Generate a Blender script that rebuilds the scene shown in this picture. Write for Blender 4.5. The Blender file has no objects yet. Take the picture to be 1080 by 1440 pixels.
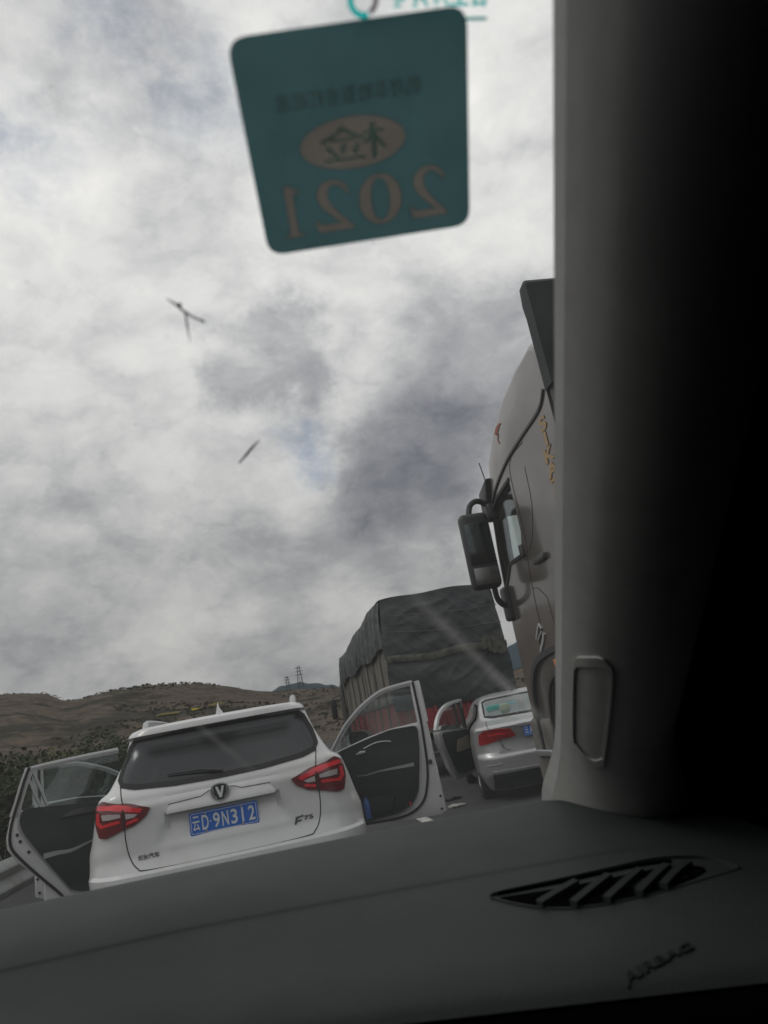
import bpy, bmesh, math, random
from mathutils import Vector, Matrix, noise
random.seed(7)
R = math.radians
sc = bpy.context.scene

# ------------------------------------------------------------------ camera
EYE = 1.36
cam_d = bpy.data.cameras.new("camera")
cam = bpy.data.objects.new("camera", cam_d)
sc.collection.objects.link(cam)
cam.matrix_world = (Matrix.Translation((0, 0, EYE)) @ Matrix.Rotation(R(-10.6), 4, 'Z')
                    @ Matrix.Rotation(R(90 + 15.4), 4, 'X') @ Matrix.Rotation(R(-10.8), 4, 'Z'))
cam_d.sensor_fit = 'VERTICAL'; cam_d.sensor_height = 36; cam_d.lens = 26.25
cam_d.clip_start = 0.01; cam_d.clip_end = 6000
cam_d.dof.use_dof = True; cam_d.dof.focus_distance = 2.3; cam_d.dof.aperture_fstop = 8.5
sc.camera = cam

# ------------------------------------------------------------------ world: Nishita sky behind an overcast cloud deck
w = bpy.data.worlds.new("World"); sc.world = w; w.use_nodes = True
nt = w.node_tree; nt.nodes.clear()
SUN_EL, SUN_AZ = 50, -85
def N(t, **k):
    n = nt.nodes.new(t)
    for a, b in k.items(): setattr(n, a, b)
    return n
def Lk(a, b): nt.links.new(a, b)
def val(x):
    return x
def math_n(op, a, b=None, c=None, clamp=False):
    n = N('ShaderNodeMath', operation=op); n.use_clamp = clamp
    for i, v in enumerate((a, b, c)):
        if v is None: continue
        if isinstance(v, (int, float)): n.inputs[i].default_value = v
        else: Lk(v, n.inputs[i])
    return n.outputs[0]
out = N('ShaderNodeOutputWorld'); bg = N('ShaderNodeBackground'); bg.inputs[1].default_value = 1.0
sky = N('ShaderNodeTexSky', sky_type='NISHITA'); sky.sun_disc = False
sky.sun_elevation = R(SUN_EL); sky.sun_rotation = R(SUN_AZ)
skys = N('ShaderNodeVectorMath', operation='SCALE'); skys.inputs['Scale'].default_value = 0.10
Lk(sky.outputs[0], skys.inputs[0])
tc = N('ShaderNodeTexCoord'); sep = N('ShaderNodeSeparateXYZ'); Lk(tc.outputs['Generated'], sep.inputs[0])
# project the view direction on a flat cloud layer
den = math_n('ADD', math_n('MAXIMUM', sep.outputs[2], 0.0), 0.45)
cmb = N('ShaderNodeCombineXYZ')
Lk(math_n('DIVIDE', sep.outputs[0], den), cmb.inputs[0]); Lk(math_n('DIVIDE', sep.outputs[1], den), cmb.inputs[1])
dirv = N('ShaderNodeMapping'); dirv.inputs['Scale'].default_value = (1, 1, 1.55); Lk(tc.outputs['Generated'], dirv.inputs[0])
def fbm(scale, detail=8, rough=0.55, dist=0.0, off=(0, 0, 0)):
    m = N('ShaderNodeMapping'); m.inputs['Location'].default_value = off; Lk(cmb.outputs[0] if scale < 2 else dirv.outputs[0], m.inputs[0])
    n = N('ShaderNodeTexNoise'); n.inputs['Scale'].default_value = scale; n.inputs['Detail'].default_value = detail
    n.inputs['Roughness'].default_value = rough; n.inputs['Distortion'].default_value = dist
    Lk(m.outputs[0], n.inputs['Vector']); return n.outputs[0]
big = fbm(1.3, 5, 0.5, 0.2, (3.1, 0.7, 0)); mid = fbm(5.0, 10, 0.56, 0.15, (0.4, 2.2, 0)); fine = fbm(15.0, 9, 0.6, 0.15, (5.2, 1.2, 0))
# warped direction so that hand placed cloud masses get ragged outlines
wn = N('ShaderNodeTexNoise'); wn.inputs['Scale'].default_value = 7.0; wn.inputs['Detail'].default_value = 8; wn.inputs['Roughness'].default_value = 0.6
Lk(tc.outputs['Generated'], wn.inputs['Vector'])
ws = N('ShaderNodeVectorMath', operation='MULTIPLY_ADD'); Lk(wn.outputs[1], ws.inputs[0]); ws.inputs[1].default_value = (.20, .20, .20)
wsub = N('ShaderNodeVectorMath', operation='SUBTRACT'); Lk(tc.outputs['Generated'], wsub.inputs[0]); wsub.inputs[1].default_value = (.10, .10, .10)
Lk(wsub.outputs[0], ws.inputs[2])
def direction(az, el):
    a, e = R(az), R(el); return (math.sin(a) * math.cos(e), math.cos(a) * math.cos(e), math.sin(e))
def blob(az, el, rad, amt, soft=0.55):
    d = N('ShaderNodeVectorMath', operation='DISTANCE'); Lk(ws.outputs[0], d.inputs[0]); d.inputs[1].default_value = direction(az, el)
    mr = N('ShaderNodeMapRange', interpolation_type='SMOOTHSTEP'); Lk(d.outputs['Value'], mr.inputs[0])
    mr.inputs[1].default_value = rad * (1 - soft); mr.inputs[2].default_value = rad * (1 + soft); mr.inputs[3].default_value = amt; mr.inputs[4].default_value = 0
    return mr.outputs[0]
def px_dir(px, py):
    v = (cam.matrix_world.to_3x3() @ Vector(((px - 540) / 1050, (720 - py) / 1050, -1))).normalized()
    return math.degrees(math.atan2(v.x, v.y)), math.degrees(math.asin(v.z))
wadd = N('ShaderNodeVectorMath', operation='MULTIPLY_ADD'); wc = N('ShaderNodeTexNoise'); wc.inputs['Scale'].default_value = 3.5; wc.inputs['Detail'].default_value = 7; wc.inputs['Roughness'].default_value = .6
Lk(dirv.outputs[0], wc.inputs['Vector']); Lk(wc.outputs[1], wadd.inputs[0]); wadd.inputs[1].default_value = (.22, .22, .22); Lk(dirv.outputs[0], wadd.inputs[2])
def billow(scale, det, off):
    m = N('ShaderNodeMapping'); m.inputs['Location'].default_value = off; Lk(wadd.outputs[0], m.inputs[0])
    acc = None
    for k in range(det):
        n = N('ShaderNodeTexNoise'); n.inputs['Scale'].default_value = scale * 2.1 ** k; n.inputs['Detail'].default_value = 0; Lk(m.outputs[0], n.inputs['Vector'])
        a = math_n('MULTIPLY', math_n('ABSOLUTE', math_n('MULTIPLY_ADD', n.outputs[0], 2.0, -1.0)), .58 ** k)
        acc = a if acc is None else math_n('ADD', acc, a)
    return acc
puff = billow(4.6, 5, (1.7, .3, 2.2))
lum = math_n('ADD', math_n('MULTIPLY_ADD', mid, 0.66, 0.10), math_n('MULTIPLY', puff, .25))
lum = math_n('ADD', lum, math_n('MULTIPLY_ADD', fine, 0.18, -0.09))
lum = math_n('ADD', lum, math_n('MULTIPLY_ADD', big, 0.6, -0.30))
BL = [((365, 515), .075, -.24, .35), ((580, 655), .105, -.19, .30), ((690, 560), .12, -.10, .5), ((455, 590), .045, .10, .5), ((440, 700), .07, .10, .5), ((300, 620), .10, .07, .5), ((690, 470), .16, -.06, .6), ((560, 720), .11, -.10, .5), ((60, 815), .10, -.08, .7),
      ((250, 700), .17, .07, .6), ((230, 330), .25, .10, .6), ((30, 110), .14, .06, .6), ((700, 250), .18, .07, .6), ((330, 800), .12, -.06, .6),
      ((170, 40), .12, -.07, .6), ((620, 760), .15, -.05, .6), ((470, 760), .08, .05, .5), ((430, 430), .10, .04, .5), ((250, 120), .10, -.06, .6)]
for (p, r_, a, s_) in BL:
    lum = math_n('ADD', lum, blob(*px_dir(*p), r_, a, s_))
ramp = N('ShaderNodeValToRGB'); Lk(lum, ramp.inputs[0])
cr = ramp.color_ramp
cr.elements[0].position = 0.05; cr.elements[0].color = (.20, .212, .245, 1)
cr.elements[1].position = 0.95; cr.elements[1].color = (1.05, 1.03, .99, 1)
e = cr.elements.new(0.40); e.color = (.48, .485, .50, 1)
e = cr.elements.new(0.64); e.color = (.80, .80, .785, 1)
# grey towards the horizon
hz = N('ShaderNodeMapRange', interpolation_type='SMOOTHSTEP'); Lk(sep.outputs[2], hz.inputs[0])
hz.inputs[1].default_value = 0.0; hz.inputs[2].default_value = 0.62; hz.inputs[3].default_value = 0.58; hz.inputs[4].default_value = 1.0
hzs = N('ShaderNodeVectorMath', operation='SCALE'); Lk(ramp.outputs[0], hzs.inputs[0]); Lk(hz.outputs[0], hzs.inputs['Scale'])
# a few thin gaps of blue
gap = blob(*px_dir(432, 635), .030, 0.55, .8)
for p, r_, a in (((45, 205), .05, .55), ((265, 105), .06, .45), ((170, 50), .06, .4), ((330, 150), .04, .4)):
    gap = math_n('MAXIMUM', gap, blob(*px_dir(*p), r_, a, .8))
gap = math_n('MULTIPLY', gap, math_n('MULTIPLY_ADD', fine, -3.0, 2.1, clamp=True), clamp=True)
mix = N('ShaderNodeMix', data_type='RGBA'); Lk(gap, mix.inputs[0]); Lk(hzs.outputs[0], mix.inputs[6]); Lk(skys.outputs[0], mix.inputs[7])
Lk(mix.outputs[2], bg.inputs[0]); Lk(bg.outputs[0], out.inputs[0])

# ------------------------------------------------------------------ sun (veiled by cloud)
sl = bpy.data.lights.new("sun", 'SUN'); sl.energy = 0.42; sl.angle = R(16); sl.color = (1, .96, .9)
so = bpy.data.objects.new("sun", sl); sc.collection.objects.link(so)
so.rotation_euler = Vector(direction(SUN_AZ, SUN_EL)).to_track_quat('Z', 'Y').to_euler()
sc.view_settings.view_transform = 'Standard'; sc.view_settings.look = 'None'; sc.view_settings.gamma = 1
sc.view_settings.exposure = -0.06

# ------------------------------------------------------------------ helpers
COL = sc.collection
def tag(o, label=None, cat=None, group=None, kind=None):
    if label: o['label'] = label
    if cat: o['category'] = cat
    if group: o['group'] = group
    if kind: o['kind'] = kind
    return o
def empty(name, loc=(0, 0, 0), rz=0, label=None, cat=None, group=None):
    o = bpy.data.objects.new(name, None); COL.objects.link(o); o.location = loc; o.rotation_euler = (0, 0, rz)
    o.empty_display_size = .2
    return tag(o, label, cat, group)

class MB:
    """mesh collector"""
    def __init__(s): s.v = []; s.f = []
    def add(s, vs, fs):
        b = len(s.v); s.v += [tuple(x) for x in vs]; s.f += [tuple(i + b for i in f) for f in fs]; return s
    def box(s, x0, x1, y0, y1, z0, z1):
        return s.add([(x0, y0, z0), (x1, y0, z0), (x1, y1, z0), (x0, y1, z0), (x0, y0, z1), (x1, y0, z1), (x1, y1, z1), (x0, y1, z1)],
                     [(0, 3, 2, 1), (4, 5, 6, 7), (0, 1, 5, 4), (1, 2, 6, 5), (2, 3, 7, 6), (3, 0, 4, 7)])
    def bbox(s, x0, x1, y0, y1, z0, z1, b):
        m = bmesh.new(); bmesh.ops.create_cube(m, size=1)
        for v in m.verts: v.co = Vector(((x0 + x1) / 2 + v.co.x * (x1 - x0), (y0 + y1) / 2 + v.co.y * (y1 - y0), (z0 + z1) / 2 + v.co.z * (z1 - z0)))
        bmesh.ops.bevel(m, geom=m.edges[:], offset=b, segments=3, profile=.5, affect='EDGES')
        return s.bm(m)
    def bm(s, m, fn=None):
        m.verts.index_update(); s.add([fn(v.co) if fn else v.co for v in m.verts], [[v.index for v in f.verts] for f in m.faces]); m.free(); return s
    def tube(s, pts, r, n=8, cap=True):
        pts = [Vector(p) for p in pts]; rr = r if isinstance(r, (list, tuple)) else [r] * len(pts); rings = []; vs = []; fs = []
        up = None
        for i, p in enumerate(pts):
            d = (pts[min(i + 1, len(pts) - 1)] - pts[max(i - 1, 0)]).normalized()
            if up is None: up = d.orthogonal().normalized()
            a = (up - d * up.dot(d)).normalized(); up = a; b = d.cross(a)
            for k in range(n):
                t = 2 * math.pi * k / n; vs.append(p + (a * math.cos(t) + b * math.sin(t)) * rr[i])
        for i in range(len(pts) - 1):
            for k in range(n): fs.append((i * n + k, i * n + (k + 1) % n, (i + 1) * n + (k + 1) % n, (i + 1) * n + k))
        if cap: fs.append(tuple(range(n - 1, -1, -1))); fs.append(tuple((len(pts) - 1) * n + k for k in range(n)))
        return s.add(vs, fs)
    def grid(s, nu, nv, fn):
        vs = [fn(i / nu, j / nv) for j in range(nv + 1) for i in range(nu + 1)]
        return s.add(vs, [(j * (nu + 1) + i, j * (nu + 1) + i + 1, (j + 1) * (nu + 1) + i + 1, (j + 1) * (nu + 1) + i) for j in range(nv) for i in range(nu)])
    def lathe(s, prof, c, axis='x', n=32):
        vs = []; fs = []
        for (r, h) in prof:
            for k in range(n):
                t = 2 * math.pi * k / n; a, b = r * math.cos(t), r * math.sin(t)
                vs.append((c[0] + h, c[1] + a, c[2] + b) if axis == 'x' else (c[0] + a, c[1] + h, c[2] + b) if axis == 'y' else (c[0] + a, c[1] + b, c[2] + h))
        for i in range(len(prof) - 1):
            for k in range(n): fs.append((i * n + k, i * n + (k + 1) % n, (i + 1) * n + (k + 1) % n, (i + 1) * n + k))
        return s.add(vs, fs)
    def build(s, name, m, parent=None, ang=35, bevel=0, fix=True):
        me = bpy.data.meshes.new(name); me.from_pydata([tuple(v) for v in s.v], [], s.f)
        b = bmesh.new(); b.from_mesh(me)
        if fix: bmesh.ops.recalc_face_normals(b, faces=b.faces[:])
        if bevel:
            es = [e for e in b.edges if len(e.link_faces) == 2 and e.calc_face_angle(0) > R(30)]
            bmesh.ops.bevel(b, geom=es, offset=bevel, segments=2, profile=.5, affect='EDGES', clamp_overlap=True)
        b.to_mesh(me); b.free()
        return link(name, me, m, parent, ang)
def link(name, me, m, parent=None, ang=35):
    me.materials.clear(); me.materials.append(m)
    if len(me.polygons): me.shade_smooth(); me.set_sharp_from_angle(angle=R(ang))
    o = bpy.data.objects.new(name, me); COL.objects.link(o)
    if parent: o.parent = parent
    return o
def boolean(a, b, op='DIFFERENCE', ang=35):
    md = a.modifiers.new('b', 'BOOLEAN'); md.object = b; md.operation = op; md.solver = 'EXACT'
    dg = bpy.context.evaluated_depsgraph_get(); dg.update()
    me = bpy.data.meshes.new_from_object(a.evaluated_get(dg)); a.modifiers.clear()
    mats = [m for m in a.data.materials]; a.data = me; me.materials.clear()
    for m in mats: me.materials.append(m)
    for p in me.polygons: p.material_index = 0
    me.shade_smooth(); me.set_sharp_from_angle(angle=R(ang))
    bpy.data.objects.remove(b, do_unlink=True); return a
def pchip(keys):
    xs = [k[0] for k in keys]; ys = [k[1] for k in keys]; n = len(xs)
    h = [xs[i + 1] - xs[i] for i in range(n - 1)]; d = [(ys[i + 1] - ys[i]) / h[i] for i in range(n - 1)]
    m = [d[0]] + [0 if d[i - 1] * d[i] <= 0 else 2 * d[i - 1] * d[i] / (d[i - 1] + d[i]) for i in range(1, n - 1)] + [d[-1]]
    def f(x):
        if x <= xs[0]: return ys[0]
        if x >= xs[-1]: return ys[-1]
        i = max(k for k in range(n - 1) if xs[k] <= x); t = (x - xs[i]) / h[i]
        return ((1 + 2 * t) * (1 - t) ** 2 * ys[i] + t * (1 - t) ** 2 * h[i] * m[i] + t * t * (3 - 2 * t) * ys[i + 1] + t * t * (t - 1) * h[i] * m[i + 1])
    return f
def sstep(a, b, x):
    t = max(0, min(1, (x - a) / (b - a))); return t * t * (3 - 2 * t)
def resample(pts, step):
    out_ = []
    for a, b in zip(pts[:-1], pts[1:]):
        n = max(1, int(math.dist(a, b) / step))
        for i in range(n): out_.append(tuple(a[k] + (b[k] - a[k]) * i / n for k in range(len(a))))
    return out_ + [tuple(pts[-1])]
def smooth_path(pts, n=6):
    P = [Vector(p) for p in pts]; o = []
    for i in range(len(P) - 1):
        p0, p1, p2, p3 = P[max(i - 1, 0)], P[i], P[i + 1], P[min(i + 2, len(P) - 1)]
        for k in range(n):
            t = k / n; o.append(tuple(.5 * ((2 * p1) + (p2 - p0) * t + (2 * p0 - 5 * p1 + 4 * p2 - p3) * t * t + (3 * p1 - p0 - 3 * p2 + p3) * t ** 3)))
    return o + [tuple(P[-1])]
def round_poly(pts, r, n=4):
    o = []; k = len(pts)
    for i in range(k):
        p0, p, p1 = Vector(pts[i - 1]), Vector(pts[i]), Vector(pts[(i + 1) % k])
        a, b = (p0 - p), (p1 - p); rr = min(r, a.length * .45, b.length * .45)
        a = p + a.normalized() * rr; b = p + b.normalized() * rr
        for j in range(n + 1):
            t = j / n; o.append(tuple(a * (1 - t) ** 2 + p * 2 * t * (1 - t) + b * t * t))
    return o
def patch_bm(poly, step=.03):
    b = bmesh.new(); vs = [b.verts.new((p[0], 0, p[1])) for p in poly]; b.faces.new(vs)
    xs = [p[0] for p in poly]; zs = [p[1] for p in poly]
    for lo, hi, no in ((min(xs), max(xs), (1, 0, 0)), (min(zs), max(zs), (0, 0, 1))):
        k = math.floor(lo / step) + 1
        while k * step < hi - 1e-6:
            co = (k * step if no[0] else 0, 0, k * step if no[2] else 0)
            bmesh.ops.bisect_plane(b, geom=b.verts[:] + b.edges[:] + b.faces[:], dist=1e-6, plane_co=co, plane_no=no); k += 1
    return b
def patch(mb, poly, fn, d1, d0, step=.03, close=False):
    """fn(x,z,d): the surface point at (x,z) pushed out by d; a slab from d0 to d1"""
    b = patch_bm(poly, step); b.verts.index_update(); n = len(b.verts)
    vs = [fn(v.co.x, v.co.z, d1) for v in b.verts] + [fn(v.co.x, v.co.z, d0) for v in b.verts]
    fs = [[v.index for v in f.verts] for f in b.faces]
    if close: fs += [[v.index + n for v in reversed(f.verts)] for f in b.faces]
    for e in b.edges:
        if len(e.link_faces) == 1:
            a, c = e.verts[0].index, e.verts[1].index; fs.append((a, c, c + n, a + n))
    b.free(); return mb.add(vs, fs)
def ribbon(mb, path, wid, fn, d1, d0, step=.03, closed=False):
    """a flat strip of width wid following path in (x,z), laid on the surface fn"""
    P = resample(path, step) if not closed else resample(list(path) + [path[0]], step)[:-1]
    n = len(P); L = []; Rr = []
    for i in range(n):
        a = Vector(P[i - 1] if (i or closed) else P[i]); c = Vector(P[(i + 1) % n] if (i < n - 1 or closed) else P[i]); d = (c - a).normalized(); nn = Vector((-d.y, d.x))
        ww = wid(i / n) if callable(wid) else wid
        L.append(Vector(P[i]) + nn * ww / 2); Rr.append(Vector(P[i]) - nn * ww / 2)
    vs = []
    for l, r_ in zip(L, Rr): vs += [fn(l.x, l.y, d1), fn(r_.x, r_.y, d1), fn(r_.x, r_.y, d0), fn(l.x, l.y, d0)]
    fs = []
    for i in range(n if closed else n - 1):
        a = i * 4; b = ((i + 1) % n) * 4
        for k in range(4): fs.append((a + k, a + (k + 1) % 4, b + (k + 1) % 4, b + k))
    if not closed: fs += [(0, 1, 2, 3), ((n - 1) * 4 + 3, (n - 1) * 4 + 2, (n - 1) * 4 + 1, (n - 1) * 4)]
    return mb.add(vs, fs)
def text_mesh(txt, size, extrude=0.0, sx=1, bold=0.0, space=1.0):
    c = bpy.data.curves.new('t', 'FONT'); c.body = txt; c.size = size; c.extrude = extrude; c.align_x = 'CENTER'; c.align_y = 'CENTER'; c.offset = bold; c.space_character = space
    o = bpy.data.objects.new('t', c); COL.objects.link(o)
    dg = bpy.context.evaluated_depsgraph_get(); dg.update()
    me = bpy.data.meshes.new_from_object(o.evaluated_get(dg)); bpy.data.objects.remove(o, do_unlink=True)
    xs = [v.co.x for v in me.vertices]; cx = (min(xs) + max(xs)) / 2
    for v in me.vertices: v.co.x = (v.co.x - cx) * sx
    return me
def text_on(name, txt, size, fn, mat_, parent, d=.003, sx=1, bold=0.0, at=(0, 0), mirror=False, thick=.001, width=None, space=1.0, slant=0):
    me = text_mesh(txt, size, thick, sx, bold, space)
    if width:
        xs = [v.co.x for v in me.vertices]; k = width / (max(xs) - min(xs))
        for v in me.vertices: v.co.x *= k
    for v in me.vertices:
        x, z, y = v.co.x, v.co.y, v.co.z
        x += slant * z
        if mirror: x = -x
        v.co = Vector(fn(x + at[0], z + at[1], d + y))
    return link(name, me, mat_, parent, 30)

# ------------------------------------------------------------------ materials
def mat(name, col, rough=.6, metal=0, coat=0, spec=.5, noise_=None, bump=None, alpha=None, sheen=0):
    m = bpy.data.materials.new(name); m.use_nodes = True; t = m.node_tree; p = t.nodes['Principled BSDF']
    p.inputs['Base Color'].default_value = (*col, 1); p.inputs['Roughness'].default_value = rough; p.inputs['Metallic'].default_value = metal
    p.inputs['Coat Weight'].default_value = coat; p.inputs['Coat Roughness'].default_value = .08; p.inputs['Specular IOR Level'].default_value = spec
    p.inputs['Sheen Weight'].default_value = sheen
    tcn = t.nodes.new('ShaderNodeTexCoord')
    if noise_:   # (colour2, scale, lo, hi[, stretch])
        mp = t.nodes.new('ShaderNodeMapping'); mp.inputs['Scale'].default_value = noise_[4] if len(noise_) > 4 else (1, 1, 1)
        n = t.nodes.new('ShaderNodeTexNoise'); n.inputs['Scale'].default_value = noise_[1]; n.inputs['Detail'].default_value = 8; n.inputs['Roughness'].default_value = .62
        r_ = t.nodes.new('ShaderNodeValToRGB'); r_.color_ramp.elements[0].position = noise_[2]; r_.color_ramp.elements[1].position = noise_[3]
        r_.color_ramp.elements[0].color = (*col, 1); r_.color_ramp.elements[1].color = (*noise_[0], 1)
        t.links.new(tcn.outputs['Object'], mp.inputs[0]); t.links.new(mp.outputs[0], n.inputs['Vector']); t.links.new(n.outputs[0], r_.inputs[0]); t.links.new(r_.outputs[0], p.inputs['Base Color'])
        m['ramp'] = r_.name
    if bump:     # (scale, strength, distance)
        n = t.nodes.new('ShaderNodeTexNoise'); n.inputs['Scale'].default_value = bump[0]; n.inputs['Detail'].default_value = 6
        b = t.nodes.new('ShaderNodeBump'); b.inputs['Strength'].default_value = bump[1]; b.inputs['Distance'].default_value = bump[2]
        mp = t.nodes.new('ShaderNodeMapping'); mp.inputs['Scale'].default_value = bump[3] if len(bump) > 3 else (1, 1, 1)
        t.links.new(tcn.outputs['Object'], mp.inputs[0]); t.links.new(mp.outputs[0], n.inputs['Vector']); t.links.new(n.outputs[0], b.inputs['Height']); t.links.new(b.outputs[0], p.inputs['Normal'])
    return m
def glass_mat(name, tint, gloss=.08, rough=.03, dust=0.0, dust_col=(.5, .5, .48)):
    m = bpy.data.materials.new(name); m.use_nodes = True; t = m.node_tree; t.nodes.clear()
    o = t.nodes.new('ShaderNodeOutputMaterial'); tr = t.nodes.new('ShaderNodeBsdfTransparent'); tr.inputs[0].default_value = (*tint, 1)
    gl = t.nodes.new('ShaderNodeBsdfGlossy'); gl.inputs['Roughness'].default_value = rough; gl.inputs[0].default_value = (.9, .95, 1, 1)
    fr = t.nodes.new('ShaderNodeLayerWeight'); fr.inputs[0].default_value = .5
    pw = t.nodes.new('ShaderNodeMath'); pw.operation = 'POWER'; pw.inputs[1].default_value = 5; t.links.new(fr.outputs['Facing'], pw.inputs[0])
    ad = t.nodes.new('ShaderNodeMath'); ad.operation = 'MULTIPLY_ADD'; ad.inputs[1].default_value = .8; ad.inputs[2].default_value = gloss; ad.use_clamp = True
    t.links.new(pw.outputs[0], ad.inputs[0])
    mx = t.nodes.new('ShaderNodeMixShader'); t.links.new(ad.outputs[0], mx.inputs[0]); t.links.new(tr.outputs[0], mx.inputs[1]); t.links.new(gl.outputs[0], mx.inputs[2])
    last = mx
    if dust:
        df = t.nodes.new('ShaderNodeBsdfDiffuse'); df.inputs[0].default_value = (*dust_col, 1); m2 = t.nodes.new('ShaderNodeMixShader')
        n = t.nodes.new('ShaderNodeTexNoise'); n.inputs['Scale'].default_value = 3; n.inputs['Detail'].default_value = 6
        c = t.nodes.new('ShaderNodeTexCoord'); t.links.new(c.outputs['Object'], n.inputs['Vector'])
        k = t.nodes.new('ShaderNodeMath'); k.operation = 'MULTIPLY'; k.inputs[1].default_value = dust * 2; t.links.new(n.outputs[0], k.inputs[0])
        t.links.new(k.outputs[0], m2.inputs[0]); t.links.new(mx.outputs[0], m2.inputs[1]); t.links.new(df.outputs[0], m2.inputs[2]); last = m2
    t.links.new(last.outputs[0], o.inputs[0]); return m
M = dict(
    white=mat('white_paint', (.68, .69, .69), .28, 0, .6, noise_=((.56, .56, .545), 2.2, .45, .8), bump=(2.2, .03, .01)),
    silver=mat('silver_paint', (.45, .455, .455), .36, .6, .5, noise_=((.40, .40, .395), 3, .45, .85)),
    brown=mat('bronze_truck_paint', (.100, .084, .074), .28, .25, .7, noise_=((.150, .132, .118), 2.6, .42, .75)),
    dkplastic=mat('dark_plastic', (.022, .025, .028), .5, noise_=((.045, .046, .046), 6, .4, .8)),
    dusty=mat('dusty_plastic', (.16, .15, .135), .8, noise_=((.09, .085, .08), 5, .4, .7)),
    black=mat('black_trim', (.010, .013, .015), .62, noise_=((.022, .026, .028), 9, .4, .8)),
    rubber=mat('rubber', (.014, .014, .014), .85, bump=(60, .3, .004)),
    chrome=mat('chrome', (.66, .67, .68), .25, .55),
    alu=mat('satin_silver', (.42, .43, .43), .35, .6),
    rim=mat('rim_alloy', (.3, .3, .3), .4, .8),
    red=mat('red_lens', (.36, .006, .014), .15, 0, .8), redd=mat('dark_red_lens', (.14, .004, .010), .18, 0, .8),
    redb=mat('bright_red_lens', (.80, .02, .035), .2, 0, .6), clear=mat('clear_lens', (.62, .56, .56), .15, .2, .8),
    amber=mat('amber_lens', (.75, .20, .02), .3, 0, .4),
    blue=mat('plate_blue', (.008, .13, .58), .38, noise_=((.02, .17, .60), 20, .4, .8)), pwhite=mat('plate_white', (.70, .72, .74), .5),
    seam=mat('seam_shadow', (.02, .02, .02), .9), badge=mat('badge_grey', (.10, .10, .10), .35, .7),
    tint=glass_mat('tinted_glass', (.022, .027, .030), .060, .20, .01), cglass=glass_mat('car_glass', (.80, .84, .83), .06, .03, .03),
    sglass=glass_mat('sedan_rear_glass', (.56, .62, .60), .12, .06, .24, (.44, .50, .47)),
    mirror=mat('mirror_glass', (.55, .57, .6), .06, 1),
    seat=mat('dark_seat', (.03, .03, .032), .8), beige=mat('beige_trim', (.20, .165, .13), .8),
)

# ------------------------------------------------------------------ terrain
SKY = pchip([(-180, 4), (-60, 5.2), (-40, 6.0), (-25, 5.7), (-18.2, 5.95), (-15.6, 5.55), (-13.9, 4.95), (-12, 5.2), (-9.2, 5.0), (-4.3, 4.25), (-.7, 3.3),
             (2.4, 2.95), (4.5, 2.9), (8, 2.0), (14, 1.5), (18.2, 1.5), (25, 1.6), (45, 4.2), (180, 4)])
def terr(x, y):
    r = math.hypot(x, y); az = math.degrees(math.atan2(x, y))
    ridge = 380 * math.tan(R(SKY(az))) + EYE
    p = sstep(55, 380, r) ** 1.25
    h = ridge * p
    if r > 380: h = ridge * (1 - .35 * sstep(380, 620, r))
    a = sstep(60, 200, r)
    h += a * (noise.fractal(Vector((x * .012, y * .012, 1.3)), 1.0, 2.1, 5) * 5.5) * (1 - .45 * sstep(280, 380, r) * (1 - sstep(400, 450, r)))
    h += .9 * a * noise.noise(Vector((x * .07, y * .07, 4))) - 2.2 * a * max(0, .35 - abs(noise.noise(Vector((x * .022, y * .022, 11)))) * 3)
    side = max(0, abs(x - 1.5) - 8.6)          # the carriageway runs on a low bank
    return h - 1.2 * sstep(0, 5, side) * (1 - sstep(60, 200, r)) - .04
mb = MB()
radii = [0] + [6 * 1.036 ** i for i in range(136)]
naz = 400
vs = []
for r in radii:
    for k in range(naz):
        a = 2 * math.pi * k / naz - math.pi; x, y = r * math.sin(a), r * math.cos(a)
        vs.append((x, y, terr(x, y) if r > 0 else -.04))
fs = [(i * naz + k, i * naz + (k + 1) % naz, (i + 1) * naz + (k + 1) % naz, (i + 1) * naz + k) for i in range(len(radii) - 1) for k in range(naz)]
mb.add(vs, fs)
hm = mat('hill_ground', (.080, .066, .056), .95, spec=.1, noise_=((.038, .037, .030), .030, .40, .58, (1, 1, 1)))
t = hm.node_tree; p = t.nodes['Principled BSDF']; r_ = t.nodes[hm['ramp']]
e = r_.color_ramp.elements.new(.50); e.color = (.105, .086, .070, 1)
n2 = t.nodes.new('ShaderNodeTexNoise'); n2.inputs['Scale'].default_value = .28; n2.inputs['Detail'].default_value = 8; n2.inputs['Roughness'].default_value = .7
tcn = [n for n in t.nodes if n.type == 'TEX_COORD'][0]; t.links.new(tcn.outputs['Object'], n2.inputs['Vector'])
rr = t.nodes.new('ShaderNodeValToRGB'); rr.color_ramp.elements[0].position = .38; rr.color_ramp.elements[0].color = (.62, .62, .62, 1); rr.color_ramp.elements[1].position = .66; rr.color_ramp.elements[1].color = (1.35, 1.30, 1.2, 1)
t.links.new(n2.outputs[0], rr.inputs[0])
mu = t.nodes.new('ShaderNodeMix'); mu.data_type = 'RGBA'; mu.blend_type = 'MULTIPLY'; mu.inputs[0].default_value = 1
t.links.new(r_.outputs[0], mu.inputs[6]); t.links.new(rr.outputs[0], mu.inputs[7]); t.links.new(mu.outputs[2], p.inputs['Base Color'])
hills = mb.build('hills', hm, ang=80); tag(hills, 'brown scrubby hills behind the road', kind='structure')
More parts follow.
